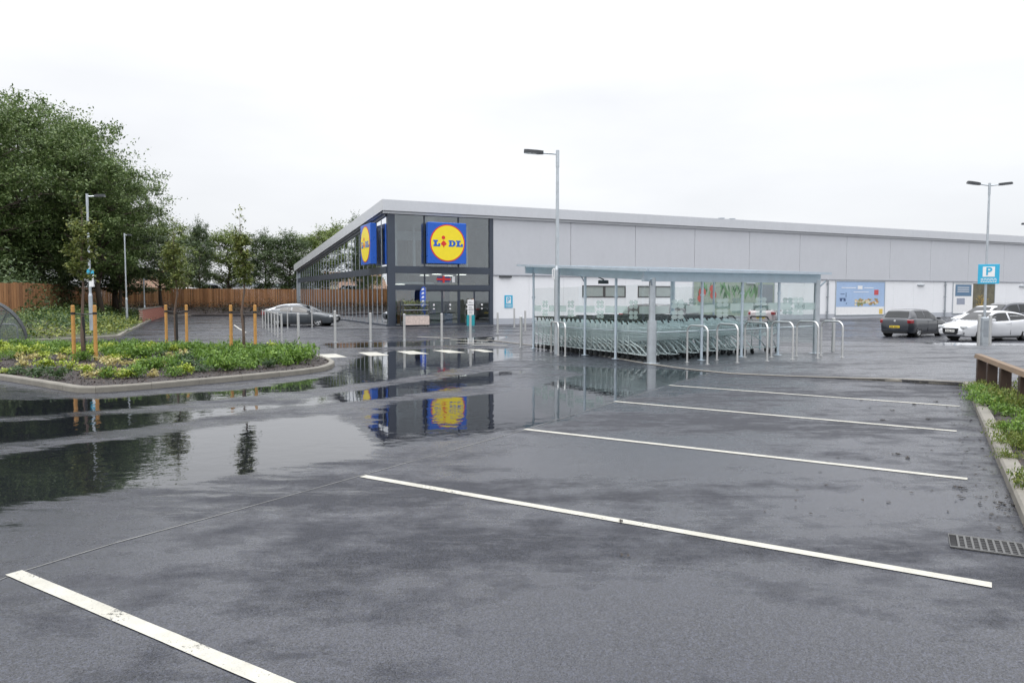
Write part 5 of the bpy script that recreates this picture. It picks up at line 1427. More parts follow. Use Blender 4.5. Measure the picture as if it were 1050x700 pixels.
def wheel_meshes():
    mb = MB(); n = 28; prof = [(0.20, -0.095), (0.285, -0.10), (0.31, -0.09), (0.318, -0.05), (0.318, 0.05), (0.31, 0.09), (0.285, 0.10), (0.20, 0.095)]
    vs = [(r * math.cos(2 * math.pi * i / n), y, r * math.sin(2 * math.pi * i / n)) for i in range(n) for r, y in prof]; p = len(prof)
    mb.add(vs, [(i * p + j, i * p + j + 1, ((i + 1) % n) * p + j + 1, ((i + 1) % n) * p + j) for i in range(n) for j in range(p - 1)])
    ty = mb.mesh('tyre', M['rubber'], True, 40)
    mb = MB()
    def ring(r0, r1, y0, y1):
        vs = []
        for i in range(n):
            a = 2 * math.pi * i / n; c, s = math.cos(a), math.sin(a)
            vs += [(r0 * c, y0, r0 * s), (r1 * c, y0, r1 * s), (r1 * c, y1, r1 * s), (r0 * c, y1, r0 * s)]
        mb.add(vs, [(i * 4 + j, i * 4 + (j + 1) % 4, ((i + 1) % n) * 4 + (j + 1) % 4, ((i + 1) % n) * 4 + j) for i in range(n) for j in range(4)])
    ring(0.19, 0.215, -0.092, 0.092)
    for k in range(5):
        for e in (-0.14, 0.14):
            a = 2 * math.pi * k / 5 + e; b = 2 * math.pi * k / 5 + e * 0.35
            for sy in (-1, 1):
                mb.cyl((0.03 * math.cos(b), sy * 0.075, 0.03 * math.sin(b)), (0.20 * math.cos(a), sy * 0.082, 0.20 * math.sin(a)), 0.016, 0.013, n=5)
    mb.cyl((0, -0.088, 0), (0, 0.088, 0), 0.035, n=12)
    rm = mb.mesh('rim', M['alloy'])
    mb = MB(); mb.cyl((0, -0.05, 0), (0, 0.05, 0), 0.19, n=20); dm = mb.mesh('brake_disc', M['dkgrey'])
    return ty, rm, dm
WM = wheel_meshes()
CACHE = {}
def car(kind, paint, loc, heading, label, name='parked_car', rear_plate='y', pz_=None, group='parked cars'):
    """heading: angle of the nose from +x"""
    d = KIND[kind]; L, Wd = d['L'], d['W']; h = L / 2; wbx = d['wb'] / 2
    t = thing(name, label, 'car', loc, heading, group)
    mb, wid = car_body(kind)
    if kind not in CACHE:
        o = mb.build('body', paint, None, smooth=True)
        cut = MB()
        for x in (-wbx, wbx):
            for s in (-1, 1): cut.cyl((x, s * (Wd / 2 - 0.26), 0.315), (x, s * (Wd / 2 + 0.1), 0.315), 0.375, n=28)
        co = cut.build('cutter', paint)
        bo = o.modifiers.new('arch', 'BOOLEAN'); bo.object = co; bo.operation = 'DIFFERENCE'; bo.solver = 'EXACT'
        dg = bpy.context.evaluated_depsgraph_get(); me = bpy.data.meshes.new_from_object(o.evaluated_get(dg))
        bpy.data.objects.remove(o); bpy.data.objects.remove(co)
        me.polygons.foreach_set('use_smooth', [True] * len(me.polygons))
        try: me.set_sharp_from_angle(angle=R(38))
        except Exception: pass
        CACHE[kind] = me
    me = CACHE[kind].copy(); me.materials.clear(); me.materials.append(paint)
    body = link('body', me, t)
    cb, sec = car_cabin(kind, wid)
    link('cabin', cb.mesh('cabin', paint, True, 30), t)
    # arch liners, sills
    mb = MB(); mb.box(-wbx + 0.4, -Wd / 2 + 0.05, 0.14, wbx - 0.4, Wd / 2 - 0.05, 0.23)
    for x in (-wbx, wbx):
        for s in (-1, 1): mb.cyl((x, s * (Wd / 2 - 0.27), 0.315), (x, s * (Wd / 2 - 0.25), 0.315), 0.38, n=20)
    mb.build('underbody', M['black'], t)
    # windows
    for s in (-1, 1):
        for a, b in d['win']:
            mb = MB(); n = 44; vs = []
            for i in range(n + 1):
                x = lerp(a, b, i / n); bz, z, wb, wr = sec(x); q = min(0.05, (z - bz) * 0.4)
                lo, hi = 0.06, 0.90
                for f in (lo, hi):
                    zz = lerp(bz, z - q, f); yy = lerp(wb, wr, f) + 0.014; vs.append((x, s * yy, max(zz, bz + 0.02)))
            mb.add(vs, [(2 * i, 2 * i + 2, 2 * i + 3, 2 * i + 1) if s < 0 else (2 * i + 1, 2 * i + 3, 2 * i + 2, 2 * i) for i in range(n)])
            mb.build('side_window', M['glass_dark'], t, smooth=True)
    rf = d['roof']
    def screen(xa, xb, nm):
        mb = MB(); n = 30; vs = []
        for i in range(n + 1):
            x = lerp(xa, xb, i / n); bz, z, wb, wr = sec(x)
            for j in range(9):
                f = -1 + j / 4; yy = f * wr * 0.86; vs.append((x, yy, z + 0.016 * clamp((z - bz) * 5) * (1 - abs(f)) + 0.014))
        mb.add(vs, [(i * 9 + j, i * 9 + j + 1, (i + 1) * 9 + j + 1, (i + 1) * 9 + j) for i in range(n) for j in range(8)])
        mb.build(nm, M['glass_dark'], t, smooth=True)
    screen(rf[-1][0] - 0.06, rf[-3][0] + 0.12 if kind != 'coupe' else 0.22, 'windscreen')
    screen(rf[0][0] + 0.03, rf[2][0] - (0.03 if kind in ('hatch', 'estate') else -0.05), 'rear_window')
    # lamps
    for s in (-1, 1):
        w = wid(h - 0.15)
        mb = MB(); Mx = Matrix.Translation((h - 0.16, s * (w - 0.17), 0.665)) @ Matrix.Rotation(-s * 0.42, 4, 'Z')
        mb.bev(-0.10, -0.17, -0.055, 0.135, 0.17, 0.055, 0.03, Mx); mb.build('headlight', M['lens_clear'], t)
        mb = MB(); Mx = Matrix.Translation((-h + 0.13, s * (w - 0.16), 0.84)) @ Matrix.Rotation(s * 0.35, 4, 'Z')
        mb.bev(-0.12, -0.30, -0.09, 0.10, 0.17, 0.09, 0.03, Mx); mb.build('tail_light', M['lens_red'], t)
        mb = MB(); Mx = Matrix.Translation((d['roof'][-1][0] - 0.32, s * (Wd / 2 + 0.07), 0.98 + (0.09 if kind == 'estate' else 0)))
        mb.bev(-0.07, -0.10, -0.06, 0.09, 0.10, 0.07, 0.03, Mx); mb.build('mirror', paint, t)
        mb = MB(); mb.box(-0.3, s * (Wd / 2 * 0.985) - 0.006, 0.80, -0.10, s * (Wd / 2 * 0.985) + 0.016, 0.825); mb.build('door_handle', paint, t)
        for x in (-0.36, 0.75):
            mb = MB(); mb.box(x - 0.004, s * Wd / 2 * 0.99 - 0.01, 0.30, x + 0.004, s * Wd / 2 * 0.99 + 0.006, 0.86); mb.build('door_gap', M['black'], t)
        mb = MB(); mb.box(h - 0.14, s * 0.62 - 0.16, 0.33, h - 0.045, s * 0.62 + 0.12, 0.43); mb.build('fog_grille', M['black'], t)
    mb = MB(); mb.prism([(-0.46, 0.60), (0.46, 0.60), (0.42, 0.36), (0.30, 0.30), (-0.30, 0.30), (-0.42, 0.36)], 0, 0.03, Matrix.Translation((h - 0.012, 0, 0)) @ Matrix.Rotation(math.pi / 2, 4, 'Z') @ XZ()); mb.build('grille', M['black'], t)
    mb = MB(); mb.box(h + 0.02, -0.26, 0.42, h + 0.03, 0.26, 0.53); npl = mb.build('number_plate', M['plate_w'], t)
    mb = MB(); mb.box(-h - 0.025, -0.26, 0.50, -h - 0.005, 0.26, 0.61); npl2 = mb.build('number_plate', M['plate_y'], t)
    mb = MB()
    for k in range(7):
        y = -0.21 + k * 0.062 + (0.03 if k > 3 else 0); mb.box(-h - 0.028, y, 0.525, -h - 0.0255, y + 0.035, 0.585); mb.box(h + 0.0305, y, 0.445, h + 0.033, y + 0.035, 0.505)
    mb.build('plate_characters', M['black'], npl)
    mb = MB(); mb.bev(-h + 0.02, -0.62, 0.20, -h + 0.10, 0.62, 0.34, 0.02); mb.build('rear_diffuser', M['black'], t)
    mb = MB(); mb.cyl((-h - 0.004, 0, 0.87), (-h + 0.05, 0, 0.87), 0.055, n=14); mb.build('badge', M['alloy'], t)
    for x in (-wbx, wbx):
        for s in (-1, 1):
            w = link('wheel', WM[2], t, (x, s * (Wd / 2 - 0.115), 0.318)); link('tyre', WM[0], w); link('rim', WM[1], w)
    return t
def gp(px, py):
    q = site(px, py); return q
grey = carpaint('graphite_paint', (0.016, 0.020, 0.028), 0.15); white_p = carpaint('white_car_paint', (0.58, 0.59, 0.61), 0.0)
navy_p = carpaint('dark_navy_paint', (0.012, 0.015, 0.028), 0.2); silver = carpaint('silver_paint', (0.38, 0.40, 0.42), 0.6); dsil = carpaint('slate_paint', (0.055, 0.065, 0.075), 0.3)
black_p = carpaint('black_paint', (0.015, 0.017, 0.019), 0.2)
def put(kind, paint, ref, dirang, end, label, **k):
    """end: 'r' places the rear bumper, 'f' the nose, at ref"""
    Lh = KIND[kind]['L'] / 2; s = 1 if end == 'r' else -1
    c = Vector((ref.x + s * math.cos(dirang) * Lh, ref.y + s * math.sin(dirang) * Lh)) if end != 'c' else Vector((ref.x, ref.y))
    return car(kind, paint, (c.x, c.y, gz(c.x, c.y)), dirang, label, **k)
put('hatch', grey, gp(917, 345.5), R(90 - 53), 'r', 'dark grey hatchback seen from behind with a yellow number plate')
put('saloon', white_p, gp(974, 349), R(180 + 14), 'f', 'white saloon with a dark grille parked beside the parking board')
q = at(1030, 330, 44.5); put('estate', navy_p, q, R(180 + 14), 'c', 'dark navy estate car standing behind the white saloon')
q = at(986, 330, 44.0); put('hatch', white_p, q, R(180 + 20), 'f', 'white car with only its bonnet showing between the grey hatchback and the white saloon')
q = gp(306, 334.8); put('coupe', dsil, Vector((q.x, q.y + 0.9)), R(-6), 'c', 'slate grey coupe parked left of the glazed side wall')
q = gp(297, 332.5); put('saloon', silver, Vector((q.x, q.y + 1.9)), R(-6), 'c', 'silver saloon parked just behind the slate grey coupe')
q = at(676, 332, 41); put('hatch', black_p, q, R(-48), 'c', 'black hatchback parked beyond the shelter, seen over the trolley handles')
q = at(697, 332, 46); put('hatch', grey, q, R(60), 'c', 'dark grey car beyond the shelter, right of the black hatchback')
q = at(783, 332, 50); put('hatch', carpaint('pale_pink_paint', (0.40, 0.33, 0.34), 0.1), q, R(66), 'c', 'pale pinkish car beyond the right end of the shelter')
# cars and a van on the raised ground beyond the far fence
for px, kd, pt, l in ((223, 'hatch', silver, 'silver car with its roof showing above the far fence'), (198, 'estate', white_p, 'white car roof showing above the far fence between the trees')):
    q = at(px, 300, 84 if px > 210 else 90); car(kd, pt, (q.x, q.y, 1.55 if px > 210 else 1.1), R(5), l)
# ================================================================== TREES AND PLANTS
M['leaf_big'] = leafmat('broad_leaves', (0.045, 0.08, 0.022), (0.115, 0.175, 0.055), (0.23, 0.29, 0.115))
M['leaf_mid'] = leafmat('mid_green_leaves', (0.06, 0.09, 0.02), (0.14, 0.20, 0.045), (0.27, 0.32, 0.10))
M['leaf_dk'] = leafmat('dark_leaves', (0.035, 0.060, 0.025), (0.075, 0.115, 0.045), (0.14, 0.185, 0.08))
M['leaf_sap'] = leafmat('sapling_leaves', (0.06, 0.08, 0.02), (0.13, 0.17, 0.045), (0.26, 0.27, 0.08))
def quad_leaf(mb, p, s, up=0.0):
    a = Vector((random.gauss(0, 1), random.gauss(0, 1), random.gauss(0, 0.55))).normalized()
    n = Vector((random.gauss(0, 0.6), random.gauss(0, 0.6), 1)).normalized()
    b = n.cross(a)
    if b.length < 1e-3: return
    b.normalize()
    mb.add([p - a * s, p - b * s * 0.5 + n * s * 0.1, p + a * s, p + b * s * 0.5 + n * s * 0.1], [(0, 1, 2, 3)])
def tree_meshes(seed, H, W, base, ncl, nleaf, leaf, lm, clr=0.55, shape=1.0, lean=0.0):
    """trunk with limbs and a crown of leaf clumps set round the limb ends"""
    random.seed(seed); tr = MB(); cr = MB()
    top = Vector((lean, 0, H * 0.86)); pts = [Vector((0, 0, -0.4))]
    for k in range(1, 7): u = k / 6; pts.append(Vector((lean * u + random.uniform(-1, 1) * 0.018 * H, random.uniform(-1, 1) * 0.018 * H, H * 0.86 * u)))
    r0 = 0.017 * H * (1 if H > 6 else 0.45) + 0.015; tr.tube(pts, [r0 * (1.25 if k == 0 else 1 - 0.88 * k / 6) for k in range(7)], 8)
    def stem(z): u = clamp(z / (H * 0.86)) * 6; i = min(5, int(u)); return pts[i].lerp(pts[i + 1], u - i)
    ends = []
    nl = max(8, ncl // 8)
    for k in range(nl):
        z = lerp(base, H * 0.84, (k + 0.5) / nl + random.uniform(-0.02, 0.02)); a = k * 2.4 + random.uniform(-0.5, 0.5)
        f = (z - base) / (H - base); rr = W / 2 * (math.sin(math.pi * clamp(0.14 + 0.80 * f ** 0.8)) ** 0.7) * random.uniform(0.72, 1.12) * shape
        p0 = stem(z * 0.93); d = Vector((math.cos(a), math.sin(a), 0)); p2 = p0 + d * rr + Vector((0, 0, rr * random.uniform(0.10, 0.55))); p1 = p0.lerp(p2, 0.5) + Vector((random.uniform(-0.06, 0.06) * rr, random.uniform(-0.06, 0.06) * rr, rr * 0.06))
        rb = r0 * 0.42 * (1 - f * 0.6); tr.tube([p0, p1, p2], [rb, rb * 0.6, rb * 0.2], 5)
        for q in range(7):
            u = random.uniform(0.32, 1.05); b = p0.lerp(p1, u * 2) if u < 0.5 else p1.lerp(p2, (u - 0.5) * 2)
            e = b + Vector((random.gauss(0, 1), random.gauss(0, 1), random.gauss(0.25, 0.6))) * rr * 0.24
            tr.tube([b, b.lerp(e, 0.5) + Vector((0, 0, 0.04 * rr)), e], [rb * 0.3, rb * 0.2, rb * 0.08], 4); ends.append((e, 1.0)); 
            if random.random() < 0.5: ends.append((b.lerp(e, 0.5), 0.8))
    for k in range(max(4, ncl // 20)):
        e = stem(H * 0.84) + Vector((random.gauss(0, W * 0.07), random.gauss(0, W * 0.07), random.uniform(-0.02, 0.13) * H)); tr.tube([stem(H * 0.8), e], [r0 * 0.12, r0 * 0.04], 4); ends.append((e, 0.8))
    per = max(6, nleaf // len(ends))
    for e, sc in ends:
        c = clr * sc * random.uniform(0.45, 1.25); nn = int(per * sc * random.uniform(0.6, 1.4)); sq = random.uniform(0.45, 0.75)
        tilt = Vector((random.uniform(-0.3, 0.3), random.uniform(-0.3, 0.3), 0))
        for _ in range(nn):
            g = Vector((random.gauss(0, 0.5), random.gauss(0, 0.5), random.gauss(0, 0.5) * sq)); g.z += g.x * tilt.x + g.y * tilt.y
            quad_leaf(cr, e + g * c, leaf * random.uniform(0.65, 1.25))
        if random.random() < 0.35:      # a sprig sticking out
            dr = (e - stem(e.z)); dr.z = abs(dr.z) * 0.3 + 0.3; dr = dr.normalized() if dr.length > 0.01 else Vector((0, 0, 1))
            for j in range(int(nn * 0.25)): quad_leaf(cr, e + dr * c * random.uniform(0.5, 1.6) + Vector((random.gauss(0, 0.1), random.gauss(0, 0.1), random.gauss(0, 0.1))) * c, leaf)
    return tr.mesh('trunk', M['bark'], True), cr.mesh('crown', lm)
def tree(ms, loc, rot, sc, label, group='trees behind the fences', name='broadleaf_tree'):
    t = thing(name, label, 'tree', loc, rot, group, sc); link('trunk', ms[0], t); link('crown', ms[1], t); return t
TA = tree_meshes(1, 14.0, 10.5, 2.6, 340, 46000, 0.118, M['leaf_big'], 0.95)
TB = tree_meshes(2, 12.0, 9.0, 2.2, 320, 42000, 0.112, M['leaf_big'], 0.95)
TC = tree_meshes(3, 9.0, 6.5, 1.4, 240, 20000, 0.105, M['leaf_mid'], 0.75)
TD = tree_meshes(4, 9.0, 6.0, 1.2, 240, 20000, 0.105, M['leaf_dk'], 0.75)
def hgt(py, Y, z0): return at(0, py, Y).z - z0
def big(ms, H0, px, top, Y, z0, w, rot, label):
    H = hgt(top, Y, z0) * 0.985; q = at(px, 300, Y); s = H / H0
    tree(ms, (q.x, Y, z0), rot, (s * w, s * w, s), label)
big(TA, 14.0, -40, 84, 47, 0.6, 0.92, 0.3, 'very tall dense tree at the extreme left edge of the picture')
big(TA, 14.0, 22, 84, 54, 0.6, 0.85, 1.7, 'tallest dense green tree in full view above the left fence')
big(TB, 12.0, 62, 95, 67, 0.6, 0.78, 0.9, 'tall dense tree just left of the slim lamp post, second from the left edge')
big(TB, 12.0, 104, 140, 55, 0.6, 0.85, 2.9, 'broad mid-height tree behind the slim lamp post')
big(TA, 14.0, 122, 160, 60, 0.6, 0.66, 4.0, 'tree with drooping sides at the right shoulder of the big left clump')
big(TD, 9.0, 46, 190, 64, 0.5, 1.2, 0.4, 'low dark tree filling under the big crowns, above the left fence')
big(TD, 9.0, 5, 205, 52, 0.5, 1.4, 2.4, 'low dark tree at the left edge, beneath the tallest crowns')
big(TD, 9.0, 118, 205, 62, 0.5, 1.5, 1.0, 'low dark tree right of the slim lamp post, beneath the broad crown')
big(TC, 9.0, 165, 218, 70, 0.9, 1.0, 0.8, 'light green tree between the big clump and the far fence')
big(TC, 9.0, 190, 232, 84, 1.1, 0.7, 2.0, 'slim light green tree rising behind the left end of the far fence')
big(TD, 9.0, 205, 220, 82, 1.0, 0.5, 0.2, 'narrow dark tree with a bare lower trunk behind the far fence')
big(TC, 9.0, 235, 229, 88, 1.1, 1.15, 1.2, 'broad bright green tree behind the far fence')
big(TD, 9.0, 272, 232, 86, 1.0, 0.85, 3.2, 'dark tree directly behind the right half of the far fence')
big(TD, 9.0, 298, 233, 84, 1.0, 1.0, 5.0, 'dark tree behind the fence end, next to the low corner of the roof')
big(TC, 9.0, 325, 230, 90, 1.0, 1.0, 0.1, 'grey green tree showing just above the low end of the sloping roof')
big(TC, 9.0, 350, 224, 96, 1.0, 1.0, 2.2, 'light green tree top above the middle of the sloping roof')
big(TD, 9.0, 366, 216, 98, 1.0, 0.45, 4.2, 'thin dark treetop poking up highest above the sloping roof')
# hedge-like undergrowth along and behind the fences
def clump_mesh(seed, n, rad, h, leaf, lm, stems=0, flat=0.7, spike=0.0, name='foliage'):
    random.seed(seed); mb = MB(); k = max(4, n // 22)
    cs = [(random.gauss(0, rad * 0.42), random.gauss(0, rad * 0.42), random.uniform(0.25, 0.85) * h) for _ in range(k)]
    for c in cs:
        for _ in range(22):
            p = Vector(c) + Vector((random.gauss(0, rad * 0.22), random.gauss(0, rad * 0.22), random.gauss(0, h * 0.16)))
            p.z = clamp(p.z, 0.01, h * 1.2)
            if spike and random.random() < spike:
                a = Vector((random.gauss(0, 0.35), random.gauss(0, 0.35), 1)).normalized(); b = a.cross(Vector((random.uniform(-1, 1), random.uniform(-1, 1), 0.1))).normalized(); s = leaf * random.uniform(0.8, 1.6)
                mb.add([p - a * s, p - b * s * 0.28, p + a * s, p + b * s * 0.28], [(0, 1, 2, 3)])
            else: quad_leaf(mb, p, leaf * random.uniform(0.6, 1.3))
    for _ in range(stems):
        a = random.uniform(0, 6.28); r_ = rad * random.uniform(0.1, 0.5); mb.cyl((0, 0, 0), (math.cos(a) * r_, math.sin(a) * r_, h * random.uniform(0.5, 0.9)), 0.006, 0.003, n=4)
    return mb.mesh(name, lm)
M['g_lime'] = leafmat('lime_leaves', (0.15, 0.22, 0.02), (0.34, 0.42, 0.05), (0.50, 0.55, 0.13))
M['g_green'] = leafmat('fresh_green_leaves', (0.045, 0.10, 0.015), (0.12, 0.22, 0.035), (0.24, 0.36, 0.07))
M['g_deep'] = leafmat('deep_green_leaves', (0.022, 0.055, 0.018), (0.05, 0.10, 0.03), (0.11, 0.17, 0.06))
M['g_peach'] = leafmat('peach_leaves', (0.26, 0.22, 0.07), (0.46, 0.40, 0.16), (0.62, 0.57, 0.30))
M['g_grass'] = leafmat('weed_leaves', (0.05, 0.08, 0.015), (0.12, 0.17, 0.03), (0.25, 0.26, 0.07))
SH = {
 'lime': [clump_mesh(i, 300, 0.30, 0.26, 0.045, M['g_lime'], 3) for i in (10, 11)],
 'green': [clump_mesh(i, 420, 0.36, 0.36, 0.045, M['g_green'], 4, spike=0.4) for i in (12, 13, 14)],
 'deep': [clump_mesh(i, 340, 0.34, 0.30, 0.045, M['g_deep'], 3) for i in (15, 16)],
 'peach': [clump_mesh(i, 200, 0.26, 0.22, 0.042, M['g_peach'], 3) for i in (17, 18)],
}
WORD = {'lime': ('low lime green shrub planted in the bark mulch of the left island', 'lime green shrubs in the island bed'),
        'green': ('bushy bright green shrub planted in the left island', 'bright green shrubs in the island bed'),
        'deep': ('deep green shrub planted in the left island', 'deep green shrubs in the island bed'),
        'peach': ('small straw coloured shrub near the kerb of the left island', 'straw coloured shrubs in the island bed')}
def shrub(kind, x, y, z, s, label=None, group=None):
    o = link('shrub', random.choice(SH[kind]), None, (x, y, z), random.uniform(0, 6.28)); o.scale = (s, s, s * random.uniform(0.85, 1.15))
    tag(o, label or WORD[kind][0], 'shrub', group or WORD[kind][1]); return o
random.seed(77)
# island rows, surveyed: (px range, py of the plant foot, kinds)
pl_ = []
def addrow(x0, x1, y0, y1, step, kinds, sc, jit=3.0):
    x = x0
    while x < x1:
        f = (x - x0) / max(1, x1 - x0); px, py = x + random.uniform(-jit, jit), lerp(y0, y1, f) + random.uniform(-0.8, 0.8)
        q = site(px, py)
        if inside((q.x, q.y), LBED) and polyd((q.x, q.y), LBED) > 0.10: pl_.append((random.choice(kinds), q, sc * random.uniform(0.68, 1.0)))
        x += step * 1.28 * random.uniform(0.75, 1.25)
addrow(-60, 300, 358.5, 363.5, 9, ['green', 'lime', 'lime', 'green'], 1.0)
addrow(-60, 290, 360.5, 366, 9.5, ['green', 'lime', 'lime', 'green'], 1.0)
addrow(-60, 120, 364, 368, 10, ['lime', 'lime', 'green'], 1.0)
addrow(-60, 125, 370, 374, 14, ['lime', 'deep', 'green', 'peach'], 1.0)
addrow(-30, 70, 384, 393, 13, ['peach', 'lime', 'deep'], 0.8)
addrow(98, 205, 393, 387.5, 12, ['lime', 'peach', 'green', 'lime'], 0.8)
addrow(205, 312, 385.5, 378.5, 13, ['green', 'deep', 'green'], 0.9)
addrow(-30, 95, 378, 383, 17, ['peach', 'lime', 'peach', 'lime'], 0.95)
addrow(90, 128, 388, 391, 11, ['lime', 'peach'], 0.85)
addrow(120, 215, 372, 370, 11, ['green', 'green', 'deep', 'peach'], 1.05)
addrow(115, 215, 379, 377, 14, ['green', 'deep', 'lime', 'peach'], 1.0)
addrow(150, 300, 384, 376.5, 14, ['green', 'green', 'deep'], 1.0)
addrow(215, 322, 369, 369, 9, ['green', 'green', 'green', 'deep'], 1.15)
addrow(225, 318, 373.5, 372.5, 10, ['green', 'green'], 1.15)
addrow(262, 312, 377.5, 376, 10, ['green'], 1.1)
for kd, q, s in pl_: shrub(kd, q.x, q.y, q.z + 0.07, s)
# bark chips on the beds
def chips(name, poly, n, zf, label, seed):
    random.seed(seed); mb = MB(); xs_ = [p[0] for p in poly]; ys_ = [p[1] for p in poly]; k = 0
    while k < n:
        x, y = random.uniform(min(xs_), max(xs_)), random.uniform(min(ys_), max(ys_)); k += 1
        if not inside((x, y), poly): continue
        s = random.uniform(0.012, 0.035); a = random.uniform(0, 6.28); c, q = math.cos(a) * s, math.sin(a) * s; z = zf(x, y) + 0.095; t1, t2 = random.uniform(0, 0.03), random.uniform(0, 0.03)
        mb.add([(x - c, y - q, z), (x + q * 0.45, y - c * 0.45, z + t1), (x + c, y + q, z + t2), (x - q * 0.45, y + c * 0.45, z + 0.01)], [(0, 1, 2, 3)])
    g = leafmat('bark_chips', (0.006, 0.004, 0.003), (0.022, 0.012, 0.009), (0.075, 0.045, 0.032), 0.0) if 'chips' not in M else M['chips']
    M['chips'] = g
    tag(mb.build(name, g), label, 'bark mulch', kind='stuff')
chips('bark_chips', [p for p in LBED if p[0] > -16] , 16000, mound, 'dark bark chips spread between the shrubs of the left island', 1)
nearR = [p for p in RBED[:9]] + [(6.5, RBED[8][1]), (9.5, 15.0)]
chips('bark_chips', RBED, 9000, mound, 'bark chips spread over the bed at the right edge', 2)
# weeds in the right bed
random.seed(5); wb_ = [MB(), MB()]
wm = [clump_mesh(i, 620, 0.26, 0.20, 0.022, M['g_grass'], 0, spike=0.7) for i in (31, 32)] + [clump_mesh(33, 700, 0.28, 0.16, 0.022, M['g_green'], 0, spike=0.4)]
for px, py, s, k in ((1000, 399, 0.7, 0), (1004, 403, 1.0, 2), (1012, 407, 1.1, 2), (1020, 410, 1.0, 1), (1008, 413, 1.1, 2), (1018, 417, 1.1, 2), (1028, 414, 1.1, 0), (1042, 412, 1.2, 1), (1049, 422, 1.2, 0), (1030, 424, 0.9, 2), (1044, 444, 0.9, 2), (1036, 455, 0.8, 0), (1048, 462, 0.9, 1), (1026, 440, 0.6, 0), (1060, 436, 1.2, 2), (1052, 500, 0.8, 1), (1056, 404, 1.2, 1), (1010, 398, 0.8, 0), (1033, 470, 0.5, 0)):
    q = site(px, py, 0.09)
    Mw = Matrix.Translation((q.x, q.y, q.z - 0.01)) @ Matrix.Rotation(random.uniform(0, 6.28), 4, 'Z') @ Matrix.Scale(s * 0.9, 4)
    tgt = wb_[1 if k == 2 else 0]; me = wm[k]; vv = [Mw @ v.co for v in me.vertices]; tgt.add(vv, [tuple(p.vertices) for p in me.polygons])
tag(wb_[0].build('grassy_weeds', M['g_grass']), 'yellowing grassy weeds growing through the bark of the right-hand bed', 'weeds', kind='stuff')
tag(wb_[1].build('leafy_weeds', M['g_green']), 'fresh green leafy weeds spilling over the right-hand kerb', 'weeds', kind='stuff')
M['g_bankl'] = leafmat('olive_lime_leaves', (0.05, 0.07, 0.012), (0.15, 0.19, 0.03), (0.32, 0.34, 0.08))
# ground cover on the bank
random.seed(9); mb = MB(); mb2 = MB(); mb3 = MB()
def bankpt(u, v):
    i = min(NB - 2, int(u * (NB - 1))); f = u * (NB - 1) - i; j = min(9, int(v * 10)); g = v * 10 - j
    a = BANK[i][j].lerp(BANK[i][j + 1], g); b = BANK[i + 1][j].lerp(BANK[i + 1][j + 1], g); return a.lerp(b, f)
for _ in range(1500):
    u = random.random() ** 1.15; v = random.uniform(0.06, 1.0); c = bankpt(u, v); hh = random.uniform(0.15, 0.5) * (0.7 + 0.6 * noise.noise(Vector((c.x * 0.4, c.y * 0.4, 2)))); m_ = mb2 if (v < 0.30 and u < 0.55 and random.random() < 0.75) else (mb3 if random.random() < 0.35 else mb)
    for _ in range(22):
        quad_leaf(m_, c + Vector((random.gauss(0, 0.26), random.gauss(0, 0.26), abs(random.gauss(0, hh * 0.8)))), random.uniform(0.05, 0.10))
tag(mb.build('ground_cover', M['g_deep']), 'deep green ground cover on the bank in front of the left fence', 'ground cover', kind='stuff')
tag(mb3.build('ground_cover', M['leaf_mid']), 'mid green low planting mixed over the bank in front of the left fence', 'ground cover', kind='stuff')
tag(mb2.build('ground_cover', M['g_bankl']), 'yellow green low planting along the kerb of the left bank', 'ground cover', kind='stuff')
mb = MB(); random.seed(23)
for _ in range(700):
    x = random.uniform(-50, -17); u = random.random(); y = lerp(74.4, 77.6 if x > -34 else 75.2, u)
    for _ in range(16): quad_leaf(mb, Vector((x + random.gauss(0, 0.3), y + random.gauss(0, 0.25), -0.1 + 0.9 * u + abs(random.gauss(0, 0.3)))), random.uniform(0.05, 0.10))
M['g_bronze'] = leafmat('bronze_leaves', (0.018, 0.010, 0.006), (0.045, 0.028, 0.014), (0.06, 0.065, 0.025))
tag(mb.build('ground_cover', M['g_bronze']), 'dark bronze low planting on the slope under the far fence', 'ground cover', kind='stuff')
mb = MB(); random.seed(19)
for _ in range(420):
    x = random.uniform(-58, -14); y = random.uniform(80.5, 84); 
    for _ in range(30): quad_leaf(mb, Vector((x + random.gauss(0, 0.5), y + random.gauss(0, 0.5), 0.9 + abs(random.gauss(0, 0.8)))), random.uniform(0.08, 0.16))
tag(mb.build('undergrowth', M['leaf_dk']), 'dark undergrowth behind the far fence', 'undergrowth', kind='stuff')
mb = MB()
for _ in range(900):
    u = random.random(); i = int(u * (len(FB) - 2)); a, b = Vector((*FB[i], 0)), Vector((*FB[i + 1], 0)); p = a.lerp(b, random.random()); x, y = p.x - random.uniform(1.0, 5.5), p.y + random.uniform(-1, 3)
    for _ in range(30): quad_leaf(mb, Vector((x + random.gauss(0, 0.5), y + random.gauss(0, 0.5), 0.7 + abs(random.gauss(0, 1.3)))), random.uniform(0.08, 0.15))
tag(mb.build('undergrowth', M['leaf_dk']), 'dark undergrowth behind the left fence', 'undergrowth', kind='stuff')
